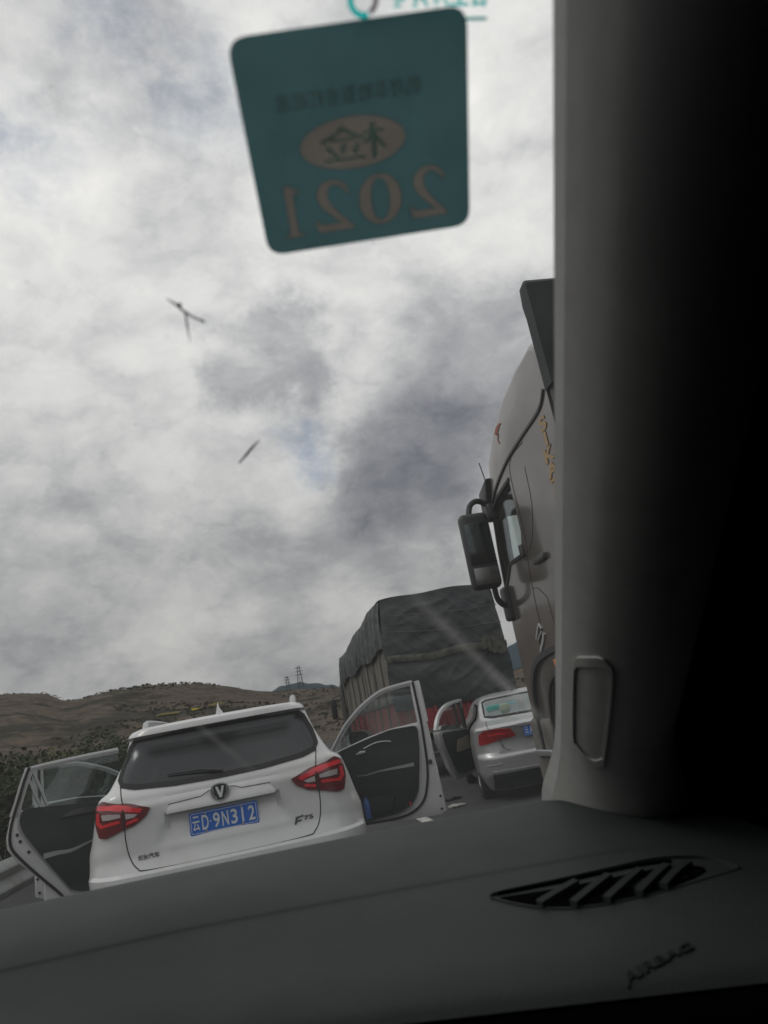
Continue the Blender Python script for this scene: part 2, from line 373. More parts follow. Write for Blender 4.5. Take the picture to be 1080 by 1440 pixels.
# farther blue hills
def far_ridge(az0, az1, dist, els, name, m_):
    f = pchip(els); b = MB()
    def g(u, v):
        az = az0 + (az1 - az0) * u; d = dist + v * 260; hgt = EYE + d * math.tan(R(f(az))) * math.sin(math.pi * min(1, .02 + v * .5 + .0)) + 2.5 * noise.noise(Vector((az * 1.7, v * 3, 2)))
        return (d * math.sin(R(az)), d * math.cos(R(az)), hgt - 2)
    b.grid(90, 10, g); o = b.build(name, m_, ang=80); return tag(o, kind='structure')
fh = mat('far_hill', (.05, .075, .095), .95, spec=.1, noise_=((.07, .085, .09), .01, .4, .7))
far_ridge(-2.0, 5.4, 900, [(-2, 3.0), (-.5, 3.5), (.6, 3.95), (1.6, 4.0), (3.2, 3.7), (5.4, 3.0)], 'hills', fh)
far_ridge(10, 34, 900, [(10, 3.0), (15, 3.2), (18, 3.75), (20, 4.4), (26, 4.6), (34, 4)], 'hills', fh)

# scrub and small trees that roughen the hills
sm = mat('scrub_leaves', (.030, .032, .024), .9, spec=.1, noise_=((.066, .056, .045), .09, .4, .60))
mb = MB()
def clump(mb, c, r, n=6, flat=.8):
    for _ in range(n):
        th = random.random() * 6.28; ph = random.uniform(-.2, 1.4); d = Vector((math.cos(th) * math.cos(ph), math.sin(th) * math.cos(ph), math.sin(ph) * flat)) * r * random.uniform(.5, 1)
        q = Vector(c) + d; s = r * random.uniform(.35, .6); a = Vector((random.gauss(0, 1), random.gauss(0, 1), random.gauss(0, 1))).normalized() * s; b = a.orthogonal().normalized() * s
        mb.add([q + a, q + b, q - a * .8, q - b * .9], [(0, 1, 2, 3)])
for i in range(11000):
    az = random.uniform(-24, 22); r = 80 + 330 * random.random() ** .6
    if i % 7 == 0: r = random.uniform(350, 392)
    x, y = r * math.sin(R(az)), r * math.cos(R(az))
    dn = noise.noise(Vector((x * .02, y * .02, 9)))
    if dn < .0 and i % 7: continue
    s = random.uniform(.3, .75) if dn < .22 else random.uniform(.5, 1.0) * (.45 + r / 380) * (.75 if r < 350 else .85)
    clump(mb, (x, y, terr(x, y) + s * (.05 if r < 340 else -.15)), s, 5, .55)
o = mb.build('scrub', sm, fix=False); tag(o, 'dark scrub and small trees spread over the hills', 'scrub', kind='stuff')
# yellow rapeseed patches on the slope
ym2 = mat('pale_flowers', (.16, .13, .04), .9, spec=.1, noise_=((.09, .08, .04), .9, .4, .65))
ym = mat('rapeseed_flowers', (.36, .27, .02), .9, spec=.1, noise_=((.16, .15, .04), .9, .4, .65))
def on_hill(px, py):
    az, el = px_dir(px, py); best = None
    for k in range(60, 420, 2):
        x, y = k * math.sin(R(az)), k * math.cos(R(az))
        if math.degrees(math.atan2(terr(x, y) - EYE, k)) > el: return x, y, k
    return x, y, k
for (px, py, wd, dp, lb) in ((277, 998, 3.4, 8, 'bright yellow field of flowers on the hillside'), (238, 1006, 6.5, 8, 'thin pale yellow field strip lower on the hillside'), (305, 992, 5, 5, 'faint yellow field beside the brightest one')):
    x, y, k = on_hill(px, py); b = MB(); u = Vector((x, y)).normalized(); v_ = Vector((u.y, -u.x))
    def g(a, c, u=u, v_=v_, x=x, y=y, wd=wd, dp=dp):
        q = Vector((x, y)) + v_ * (a - .5) * wd * (1 - .4 * abs(c - .5)) + u * (c - .5) * dp + u * (a - .5) * 3; return (q.x, q.y, terr(q.x, q.y) + .45)
    b.grid(12, 12, g); o = b.build('flower_field', ym if 'bright yellow' in lb else ym2, ang=80); tag(o, lb, 'field', kind='stuff')

# ------------------------------------------------------------------ road
rm = mat('asphalt', (.060, .060, .062), .9, spec=.25, noise_=((.038, .038, .04), .8, .35, .7), bump=(90, .5, .006))
MB().box(-7.2, 9.6, -30, 210, -.30, 0.0).build('road', rm).update_tag(); tag(bpy.data.objects['road'], 'grey asphalt carriageway', kind='structure')
lm = mat('road_paint', (.55, .55, .52), .8, noise_=((.22, .22, .21), 9, .45, .62))
for i in range(14):
    y0 = 9.6 + (i - 2) * 15; o = MB().box(1.68, 1.83, y0, y0 + 6, .004, .007).build('lane_marking', lm); tag(o, kind='structure')
o = MB().box(-2.62, -2.44, -20, 200, .004, .007).build('edge_line', lm); tag(o, kind='structure')
o = MB().box(8.0, 8.15, -20, 200, .004, .007).build('edge_line', lm); tag(o, kind='structure')

# guardrail on the left
gm = mat('galvanised_steel', (.26, .27, .26), .5, .5, noise_=((.16, .16, .15), 2.5, .4, .7))
gr = empty('guardrail', (-3.1, 0, 0), 0, 'grey metal crash barrier along the left road edge', 'guardrail')
prof = [(0, .36), (.015, .38), (.075, .425), (.085, .455), (.075, .485), (.02, .53), (.012, .555), (.02, .58), (.075, .625), (.085, .655), (.075, .685), (.015, .73), (0, .745)]
b = MB(); n = len(prof)
b.grid(n - 1, 40, lambda u, v: (prof[round(u * (n - 1))][0] + .02, -6 + v * 96, prof[round(u * (n - 1))][1] - .06))
b.grid(n - 1, 40, lambda u, v: (prof[round(u * (n - 1))][0] + .015, -6 + v * 96, prof[round(u * (n - 1))][1] - .06))
b.build('rail', gm, gr)
for i in range(22):
    MB().bbox(-.13, -.01, -4 + 4 * i, -3.88 + 4 * i, -.3, .66, .01).build('post', gm, gr)

# ------------------------------------------------------------------ roadside shrubs
def leaf_mat(name, a, b_):
    m = mat(name, a, .75, spec=.2, noise_=(b_, 2.0, .35, .7)); return m
LM = [leaf_mat('dark_leaves', (.014, .028, .014), (.030, .052, .020)), leaf_mat('yellow_green_leaves', (.045, .058, .018), (.065, .075, .026)), leaf_mat('olive_leaves', (.022, .032, .015), (.040, .046, .022))]
bark = mat('bark', (.045, .035, .028), .9)
def shrub(x, y, r, h, mi, label, n=2600):
    g0 = terr(x, y) - .05
    root = empty('roadside_shrub', (x, y, g0), 0, label, 'shrub', 'shrubs behind the left guardrail')
    b = MB(); s = MB()
    lobes = [(random.gauss(0, r * .38), random.gauss(0, r * .38), random.uniform(.35, .82) * h, random.uniform(.35, .6) * r) for _ in range(9)]
    for L_ in lobes: s.tube([(random.gauss(0, .04), random.gauss(0, .04), 0), (L_[0] * .4, L_[1] * .4, L_[2] * .5), (L_[0], L_[1], L_[2])], [.03, .02, .008], 5)
    for _ in range(n):
        L_ = random.choice(lobes); d = Vector((random.gauss(0, 1), random.gauss(0, 1), random.gauss(0, 1))).normalized() * L_[3] * random.uniform(.55, 1.05)
        q = Vector(L_[:3]) + d
        if q.z < .05: q.z = random.uniform(.05, .4)
        q.z = min(q.z, h * random.uniform(.9, 1.05))
        a = Vector((random.gauss(0, 1), random.gauss(0, 1), random.gauss(0, .6))).normalized() * random.uniform(.04, .075); c = a.orthogonal().normalized() * random.uniform(.018, .04)
        b.add([q - a, q + c, q + a, q - c], [(0, 1, 2, 3)])
    s.build('stem', bark, root); b.build('foliage', LM[mi], root, fix=False)
SH = [(-5.3, 9.8, 1.3, 2.0, 0, 'dark green shrub nearest the camera behind the open rear door'), (-6.2, 13.2, 1.5, 2.1, 0, 'big dark shrub behind the frame of the open rear door'),
      (-4.6, 14.3, 1.1, 2.15, 2, 'olive shrub showing in the window of the open left door'), (-4.9, 17.8, 1.2, 2.2, 1, 'yellow-green bush glowing above the dark ones through the left door window'),
      (-7.8, 17.0, 1.6, 2.2, 2, 'olive shrub far left behind the guardrail'), (-6.4, 21.5, 1.5, 2.35, 1, 'yellow-green shrub further along the guardrail'),
      (-4.8, 23.5, 1.3, 2.7, 0, 'dark shrub close behind the left side of the white car'), (-8.8, 24.0, 1.7, 2.3, 0, 'tall dark shrub set back from the road on the left'),
      (-5.4, 30.0, 1.5, 2.5, 2, 'olive shrub far along the guardrail'), (-7.2, 12.0, 1.5, 2.0, 0, 'dark shrub at the left edge of the photo'),(-8.3, 33.0, 1.8, 2.5, 2, 'farthest olive shrub behind the guardrail')]
for a in SH: shrub(*a)

# ------------------------------------------------------------------ lattice masts on the skyline
mm = mat('mast_steel', (.10, .10, .11), .7)
def mast(px, ptop, dist, label):
    az, el = px_dir(px, ptop); x, y = dist * math.sin(R(az)), dist * math.cos(R(az)); top = EYE + dist * math.tan(R(el)); base = terr(x, y)
    root = empty('lattice_mast', (x, y, base), 0, label, 'mast'); H = top - base; b = MB(); c = MB(); w0, w1 = H * .12, H * .035
    lv = 9
    for i in range(lv):
        z0, z1 = H * i / lv, H * (i + 1) / lv; a0 = w0 + (w1 - w0) * i / lv; a1 = w0 + (w1 - w0) * (i + 1) / lv
        cs0 = [(sx * a0, sy * a0, z0) for sx, sy in ((1, 1), (-1, 1), (-1, -1), (1, -1))]; cs1 = [(sx * a1, sy * a1, z1) for sx, sy in ((1, 1), (-1, 1), (-1, -1), (1, -1))]
        for k in range(4): b.tube([cs0[k], cs1[k]], .17, 4); b.tube([cs0[k], cs1[(k + 1) % 4]], .10, 4)
    for k, zz in enumerate((.72, .84, .95)): c.tube([(-H * .13, 0, H * zz), (H * .13, 0, H * zz)], .14, 4)
    b.build('lattice', mm, root); c.build('cross_arm', mm, root)
mast(419, 937, 372, 'taller dark lattice mast on the hilltop left of the tarped truck')
mast(403, 951, 380, 'smaller fainter mast just left of the tall one')

# ================================================================== car bodies
class Body:
    """a car body from horizontal slices: W(z) half width, Y0(z) rear line, YF(z) front line, RC(z) rear corner radius"""
    def __init__(s, W, Y0, YF, RC, bulge=.05, extra=None, z0=.22, z1=1.64, nose=.35):
        s.W, s.Y0, s.YF, s.RC = pchip(W), pchip(Y0), pchip(YF), pchip(RC); s.bulge = bulge; s.extra = extra; s.z0, s.z1 = z0, z1; s.nose = nose
    def rear(s, x, z):
        W = s.W(z); r_ = s.RC(z); a = min(abs(x), W); t = max(0, (a - (W - r_)) / r_)
        y = s.Y0(z) + s.bulge * (a / W) ** 2 + r_ * (1 - math.sqrt(max(0, 1 - t ** 2.2)))
        if s.extra: y += s.extra(x, z)
        return y
    def on(s, x, z, d):
        e = .004; gx = (s.rear(x + e, z) - s.rear(x - e, z)) / (2 * e); gz = (s.rear(x, z + e) - s.rear(x, z - e)) / (2 * e)
        gx = max(-2.5, min(2.5, gx)); gz = max(-1.5, min(1.5, gz)); n = Vector((gx, -1, gz)).normalized()
        q = Vector((x, s.rear(x, z), z)) + n * d; return (q.x, q.y, q.z)
    def mesh(s, nz=64, nx=30, inset=0.0, cap=True, z0=None, z1=None, zkeys=()):
        z0 = z0 or s.z0; z1 = z1 or s.z1; vs = []; fs = []; mb = MB(); cnt = None
        zs = sorted([z0 + (z1 - z0) * i / nz for i in range(nz + 1)] + list(zkeys))
        for z in zs:
            W = s.W(z) - inset; half = []
            for i in range(nx + 1):
                x = W * math.sin(math.pi / 2 * i / nx) if False else W * (1 - (1 - i / nx) ** 1.6)
                half.append((x, s.rear(x if inset == 0 else min(x + 0, s.W(z)), z) + inset))
            yb = half[-1][1]; yf = s.YF(z) - inset; L = max(.05, yf - s.nose - yb)
            for k in range(1, 13): half.append((W, yb + L * k / 12))
            yc = yb + L
            for k in range(1, 9):
                a = math.pi / 2 * k / 8; half.append((W * (1 - (1 - math.cos(a)) * 1), yc + max(.02, yf - yc) * math.sin(a)))
            ring = half + [(-x, y) for x, y in reversed(half[1:-1])]
            cnt = len(ring); vs += [(x, y, z) for x, y in ring]
        for j in range(len(zs) - 1):
            for k in range(cnt): fs.append((j * cnt + k, j * cnt + (k + 1) % cnt, (j + 1) * cnt + (k + 1) % cnt, (j + 1) * cnt + k))
        if cap: fs.append(tuple(range(cnt))); fs.append(tuple((len(zs) - 1) * cnt + k for k in range(cnt)))
        return mb.add(vs, fs)

def wheel(parent, x, y, r, wd, side):
    t_ = MB(); t_.lathe([(r * .62, -wd / 2), (r * .90, -wd / 2), (r * .985, -wd * .38), (r, -wd * .2), (r, wd * .2), (r * .985, wd * .38), (r * .90, wd / 2), (r * .62, wd / 2), (r * .62, -wd / 2)], (x, y, r))
    w_ = t_.build('wheel', M['rubber'], parent)
    m = MB(); m.lathe([(0, side * wd * .30), (r * .12, side * wd * .34), (r * .2, side * wd * .2), (r * .5, side * wd * .25), (r * .6, side * wd * .46), (r * .64, side * wd * .46), (r * .64, -side * wd * .4)], (x, y, r))
    for k in range(5):
        a = k * 2 * math.pi / 5; m.tube([(x + side * wd * .32, y, r), (x + side * wd * .36, y + math.cos(a) * r * .6, r + math.sin(a) * r * .6)], [r * .09, r * .06], 6)
    m.build('rim', M['rim'], w_)
def mirror_poly(p): return [(-x, z) for x, z in reversed(p)]

# ------------------------------------------------------------------ generic open door in its own plane
def door_frame(A, Bp, flip):
    A = Vector((*A, 0)); u = (Vector((*Bp, 0)) - A).normalized(); n = Vector((-u.y, u.x, 0))
    if n.y > 0: n = -n                      # inner side of both doors faces back towards the camera car
    return lambda s_, z, d: tuple(A + u * s_ + n * d + Vector((0, 0, z)))

def make_door(parent, D, low, ringpts, wins, trim, extras, paint, name='door', label=None, frame_w=.05, glass=True):
    """low: lower panel outline; ringpts: centre line of the window frame"""
    b = MB(); patch(b, low, D, .0, -.085, .25, close=True)
    dr = b.build(name, M[paint], parent, bevel=.006)
    if label: dr['label'] = label
    b = MB(); ribbon(b, smooth_path(ringpts, 5), frame_w, D, -.005, -.06, .05); b.build('window_frame', M[paint], dr)
    b = MB(); ribbon(b, [(x, z) for x, z in smooth_path(ringpts, 5)], frame_w * .32, D, .012, -.006, .05); b.build('frame_edge', M['alu'], dr)
    if glass:
        b = MB(); patch(b, wins, D, -.036, -.040, .5, close=True); b.build('window_pane', M['cglass'], dr)
    b = MB(); patch(b, round_poly(trim, .05), lambda x, z, d: D(x, z, d + .012 * math.sin(z * 9) * (d > 0)), .045, -.005, .06); b.build('trim_panel', M['black'], dr)
    return dr

# ================================================================== white SUV
SX, SY = -.42, 5.25
def suv_extra(x, z):
    a = abs(x); y = 0
    # number plate recess under the garnish
    m = sstep(.45 - .42 * (z - .85), .40 - .42 * (z - .85), a) * sstep(.850, .880, z) * (1 - sstep(1.046, 1.056, z))
    y += m * .040 * min(1, (z - .84) / .14)
    # crease under the rear window and bumper ledge
    y += .010 * math.exp(-((z - 1.155) / .018) ** 2) * (a < .75)
    y -= .022 * sstep(.735, .725, z) * sstep(.60, .64, z)
    return y
suvB = Body(W=[(.22, .80), (.40, .865), (.60, .905), (.72, .925), (.83, .925), (.95, .895), (1.10, .855), (1.20, .815), (1.235, .76), (1.30, .722), (1.42, .672), (1.52, .642), (1.585, .62), (1.62, .57), (1.64, .45)],
            Y0=[(.22, .10), (.45, .03), (.60, .0), (.72, .005), (.745, .02), (.84, .055), (1.0, .06), (1.12, .055), (1.18, .075), (1.24, .12), (1.53, .345), (1.56, .34), (1.565, .26), (1.60, .27), (1.625, .40), (1.64, .70)],
            YF=[(.22, 4.55), (.6, 4.62), (.95, 4.5), (1.1, 3.75), (1.5, 3.0), (1.58, 2.7), (1.64, 2.2)],
            RC=[(.22, .30), (.7, .32), (1.1, .24), (1.24, .15), (1.5, .14), (1.64, .20)], bulge=.07, extra=suv_extra)
suv = empty('sport_utility_vehicle', (SX, SY, 0), 0, 'white sport utility car with three doors open straight ahead, blue plate on its tailgate', 'car')
body = suvB.mesh(76, 34).build('body', M['white'], suv, ang=28)
WIN = [(-.648, 1.262), (-.672, 1.30), (-.655, 1.40), (-.612, 1.510), (-.575, 1.545), (-.30, 1.553), (0, 1.555), (.30, 1.553), (.575, 1.545), (.612, 1.510), (.655, 1.40), (.672, 1.30), (.648, 1.262), (.56, 1.238), (.30, 1.216), (0, 1.210), (-.30, 1.216), (-.56, 1.238)]
def in_win(k): return [(x * k, 1.39 + (z - 1.39) * (k - .04)) for x, z in WIN]
inner = suvB.mesh(40, 20, inset=.055, z0=.30, z1=1.575).build('cut', M['white'], None)
inner.location = suv.location; bpy.context.view_layer.update()
boolean(body, inner, ang=28)
for (ax, y0, y1, z0, z1) in ((-1, 1.05, 1.98, .42, 1.47), (-1, 2.08, 3.02, .40, 1.47), (1, 2.08, 3.02, .40, 1.47)):
    c = MB()
    x0, x1 = (.50, 1.2) if ax > 0 else (-1.2, -.50)
    pl = round_poly([(y0, z0), (y1, z0), (y1, 1.0), (y1 - (.30 if y0 > 2 else 0), z1), (y0 + (.10 if y0 < 2 else 0), z1), (y0, 1.0)], .08)
    n = len(pl); c.add([(x0, a, z) for a, z in pl] + [(x1, a, z) for a, z in pl], [tuple(range(n)), tuple(range(n, 2 * n))] + [(i, (i + 1) % n, n + (i + 1) % n, n + i) for i in range(n)])
    c = c.build('cut', M['white']); c.location = suv.location; bpy.context.view_layer.update(); boolean(body, c, ang=28)
c = MB(); pl = in_win(.955); n = len(pl)
c.add([(x, -.3, z) for x, z in pl] + [(x, .62, z) for x, z in pl], [tuple(range(n)), tuple(range(n, 2 * n))] + [(i, (i + 1) % n, n + (i + 1) % n, n + i) for i in range(n)])
c = c.build('cut', M['white']); c.location = suv.location; bpy.context.view_layer.update(); boolean(body, c, ang=28)
# rear window with black border
b = MB(); patch(b, WIN, suvB.on, .006, -.004, .04); b.build('rear_window', M['tint'], suv, ang=60)
b = MB(); ribbon(b, [(x * .985, 1.39 + (z - 1.39) * .97) for x, z in WIN], .030, suvB.on, .0085, .004, .03, closed=True); b.build('window_border', M['seam'], suv)
# garnish bar above the plate
G = [(-.365, 1.048), (-.335, 1.098), (-.13, 1.108), (-.085, 1.130), (.0, 1.140), (.085, 1.130), (.13, 1.112), (.315, 1.108), (.350, 1.056), (.330, 1.048)]
b = MB(); patch(b, round_poly(G, .02), lambda x, z, d: (lambda q: (q[0], q[1] + (.020 * sstep(1.05, 1.13, z) if d > 0 else .02), q[2]))(suvB.on(x, 1.12 if False else z, 0) if d <= 0 else (x, suvB.rear(x, 1.12) - .030, z)), .022, -.02, .012); b.build('tailgate_garnish', M['white'], suv, ang=50, bevel=0)
b = MB(); ribbon(b, [(-.345, 1.103), (-.13, 1.114), (-.085, 1.136), (0, 1.147), (.085, 1.136), (.13, 1.118), (.32, 1.114)], .004, suvB.on, .003, -.002); 
# tailgate seam
S_ = [(-.655, 1.27), (-.640, 1.20), (-.622, 1.09), (-.628, .96), (-.610, .84), (-.565, .765), (-.48, .742), (0, .738), (.48, .742), (.565, .765), (.610, .84), (.628, .96), (.622, 1.09), (.640, 1.20), (.655, 1.27)]
ribbon(b, smooth_path(S_, 5), .0065, suvB.on, .0025, -.004, .03)
b.build('panel_gap', M['seam'], suv)
# lights
LT = [(.452, 1.108), (.60, 1.150), (.762, 1.190), (.812, 1.165), (.822, 1.06), (.795, .972), (.745, .968), (.635, 1.002), (.560, 1.018), (.485, 1.062)]
for sgn in (1, -1):
    def pp(poly, sgn=sgn): return poly if sgn > 0 else mirror_poly(poly)
    b = MB(); patch(b, pp(round_poly(LT, .012)), suvB.on, .014, -.01, .025); tl = b.build('tail_light', M['redd'], suv, ang=50)
    b = MB(); patch(b, pp([(.500, 1.108), (.60, 1.134), (.70, 1.158), (.790, 1.165), (.798, 1.142), (.70, 1.128), (.60, 1.106), (.520, 1.088)]), suvB.on, .0175, .012, .025)
    patch(b, pp([(.650, 1.046), (.72, 1.040), (.775, 1.030), (.805, 1.060), (.800, 1.125), (.782, 1.125), (.782, 1.066), (.765, 1.050), (.72, 1.058), (.650, 1.064)]), suvB.on, .0175, .012, .025)
    patch(b, pp([(.53, 1.046), (.612, 1.028), (.612, 1.044), (.545, 1.060)]), suvB.on, .0175, .012, .025); b.build('red_bar', M['redb'], tl, ang=50)
    b = MB(); patch(b, pp([(.535, 1.082), (.612, 1.098), (.612, 1.064), (.560, 1.066)]), suvB.on, .0175, .012, .025)
    patch(b, pp([(.642, 1.100), (.72, 1.112), (.765, 1.112), (.758, 1.078), (.72, 1.076), (.642, 1.080)]), suvB.on, .0175, .012, .025); b.build('clear_lens', M['clear'], tl, ang=50)
    b = MB(); ribbon(b, [(sgn * .627, 1.155), (sgn * .623, 1.08), (sgn * .628, 1.0)], .009, suvB.on, .0195, .01); b.build('light_gap', M['seam'], tl)
# number plate
def plate(parent, on, x0, z0, w_, h_, txt, d=.02):
    pf = MB(); 
    def P(x, z, dd): q = on(x0, z0, 0); return (x0 + x, q[1] - d - dd, z0 + z)
    patch(pf, round_poly([(-w_ / 2, -h_ / 2), (w_ / 2, -h_ / 2), (w_ / 2, h_ / 2), (-w_ / 2, h_ / 2)], .012), P, 0, -.008, .3, close=True); o = pf.build('number_plate', M['blue'], parent)
    b = MB(); k = .010; ribbon(b, round_poly([(-w_ / 2 + k, -h_ / 2 + k), (w_ / 2 - k, -h_ / 2 + k), (w_ / 2 - k, h_ / 2 - k), (-w_ / 2 + k, h_ / 2 - k)], .008), .003, P, .0015, 0, .1, closed=True)
    b.build('plate_border', M['pwhite'], o)
    for a, c_ in ((-.115, .054), (.115, .054), (-.115, -.054), (.115, -.054)): MB().lathe([(.007, 0), (.007, -.003), (0, -.004)], P(a, c_, 0), 'y', 10).build('plate_screw', M['alu'], o)
    return o, P
pl_, PP = plate(suv, suvB.on, -.004, .952, .440, .140, '')
for ch, cx_, wd in (('云', -.178, .045), ('D', -.120, .042), ('·', -.086, .008), ('9', -.048, .042), ('N', .008, .042), ('3', .065, .042), ('1', .120, .012), ('2', .178, .042)):
    hgt = .090
    me = text_mesh(ch, .1, .0008, 1, .0016 if ch not in '云·' else .0008)
    xs = [v.co.x for v in me.vertices]; ys = [v.co.y for v in me.vertices]
    kx = wd / (max(xs) - min(xs)); ky = (hgt if ch != '·' else .010) / (max(ys) - min(ys)); my = (max(ys) + min(ys)) / 2
    for v in me.vertices: v.co = Vector(PP(v.co.x * kx + cx_, (v.co.y - my) * ky, .0016 + v.co.z))
    link('plate_character', me, M['pwhite'], pl_, 30)
# badge: oval shield with a V
def P2(x, z, d): q = suvB.on(-.006, 1.120, 0); return (-.006 + x, q[1] - .024 - d, 1.120 + z)
shield = smooth_path([(0, .052), (.038, .044), (.058, .018), (.054, -.018), (.030, -.046), (0, -.054), (-.030, -.046), (-.054, -.018), (-.058, .018), (-.038, .044), (0, .052)], 4)[:-1]
b = MB(); patch(b, shield, P2, .004, -.03, .2, close=True); bd = b.build('emblem', M['seam'], suv)
b = MB(); ribbon(b, shield, .008, P2, .010, .002, .02, closed=True); ribbon(b, [(-.044, .030), (-.046, -.012), (-.024, -.038)], .005, P2, .008, .002, .02); ribbon(b, [(.044, .030), (.046, -.012), (.024, -.038)], .005, P2, .008, .002, .02)
b.build('emblem_ring', M['chrome'], bd)
b = MB(); patch(b, [(-.028, .034), (-.013, .034), (.001, -.008), (.014, .034), (.028, .034), (.008, -.034), (-.006, -.034)], P2, .011, .002, .2, close=True); b.build('emblem_letter', M['pwhite'], bd)
text_on('brand_lettering', '长安汽车', .034, suvB.on, M['badge'], suv, .004, at=(-.492, .818), bold=.0008, width=.135)
b = MB(); patch(b, [(.438, .825), (.452, .868), (.505, .874), (.500, .864), (.466, .858), (.462, .846), (.492, .848), (.480, .836), (.458, .836), (.448, .820)], suvB.on, .005, 0, .2); b.build('model_badge', M['badge'], suv)
text_on('model_lettering', '75', .036, suvB.on, M['badge'], suv, .004, at=(.535, .851), bold=.001, width=.062)
# bumper: lower black section, crease, reflectors
b = MB(); patch(b, round_poly([(-.78, .26), (.78, .26), (.80, .50), (.62, .545), (-.62, .545), (-.80, .50)], .04), suvB.on, .012, -.02, .05); b.build('lower_bumper', M['dkplastic'], suv, ang=50)
for sgn in (1, -1):
    q = [(.66, .515), (.80, .56), (.80, .585), (.66, .54)]
    b = MB(); patch(b, q if sgn > 0 else mirror_poly(q), suvB.on, .008, -.004, .05); b.build('reflector', M['red'], suv)
# roof: spoiler lip ends, fin antenna, rails
fin = MB(); fin.add([(-.022, .62, 1.628), (.022, .62, 1.628), (-.030, .88, 1.632), (.030, .88, 1.632), (0, .66, 1.725), (0, .74, 1.690)], [(0, 1, 4), (1, 3, 5, 4), (0, 4, 5, 2), (2, 5, 3), (0, 2, 3, 1)])
fin.build('roof_antenna', M['white'], suv, ang=50)
for sgn in (1, -1):
    b = MB(); b.tube(smooth_path([(sgn * .555, .74, 1.60), (sgn * .560, .84, 1.645), (sgn * .565, 1.0, 1.672), (sgn * .57, 1.8, 1.685), (sgn * .57, 2.5, 1.67), (sgn * .56, 2.75, 1.62)], 5), .026, 8); b.build('roof_rail', M['alu'], suv, ang=60)
# high brake light under the spoiler, wiper
b = MB(); b.tube([suvB.on(.02, 1.235, .02), suvB.on(-.12, 1.262, .022), suvB.on(-.34, 1.275, .018)], [.012, .008, .005], 6); b.build('rear_wiper', M['dkplastic'], suv)
# interior: floor, seats with headrests, dashboard
b = MB(); b.box(-.78, .78, .35, 3.6, .30, .36); b.bbox(-.70, .70, 3.0, 3.5, .36, 1.08, .08); b.build('cabin_floor', M['black'], suv)
for (xx, yy) in ((-.40, .95), (.0, .95), (.40, .95), (-.40, 2.05), (.40, 2.05)):
    b = MB(); b.bbox(xx - .20, xx + .20, yy, yy + .14, .62, 1.20, .05); b.bbox(xx - .19, xx + .19, yy + .1, yy + .58, .48, .66, .05); b.bbox(xx - .12, xx + .12, yy, yy + .10, 1.23, 1.38, .04)
    b.build('seat', M['seat'], suv, ang=50)
for sx_ in (-1, 1):
    wheel(suv, sx_ * .80, .88, .36, .23, sx_); wheel(suv, sx_ * .80, 3.55, .36, .23, sx_)

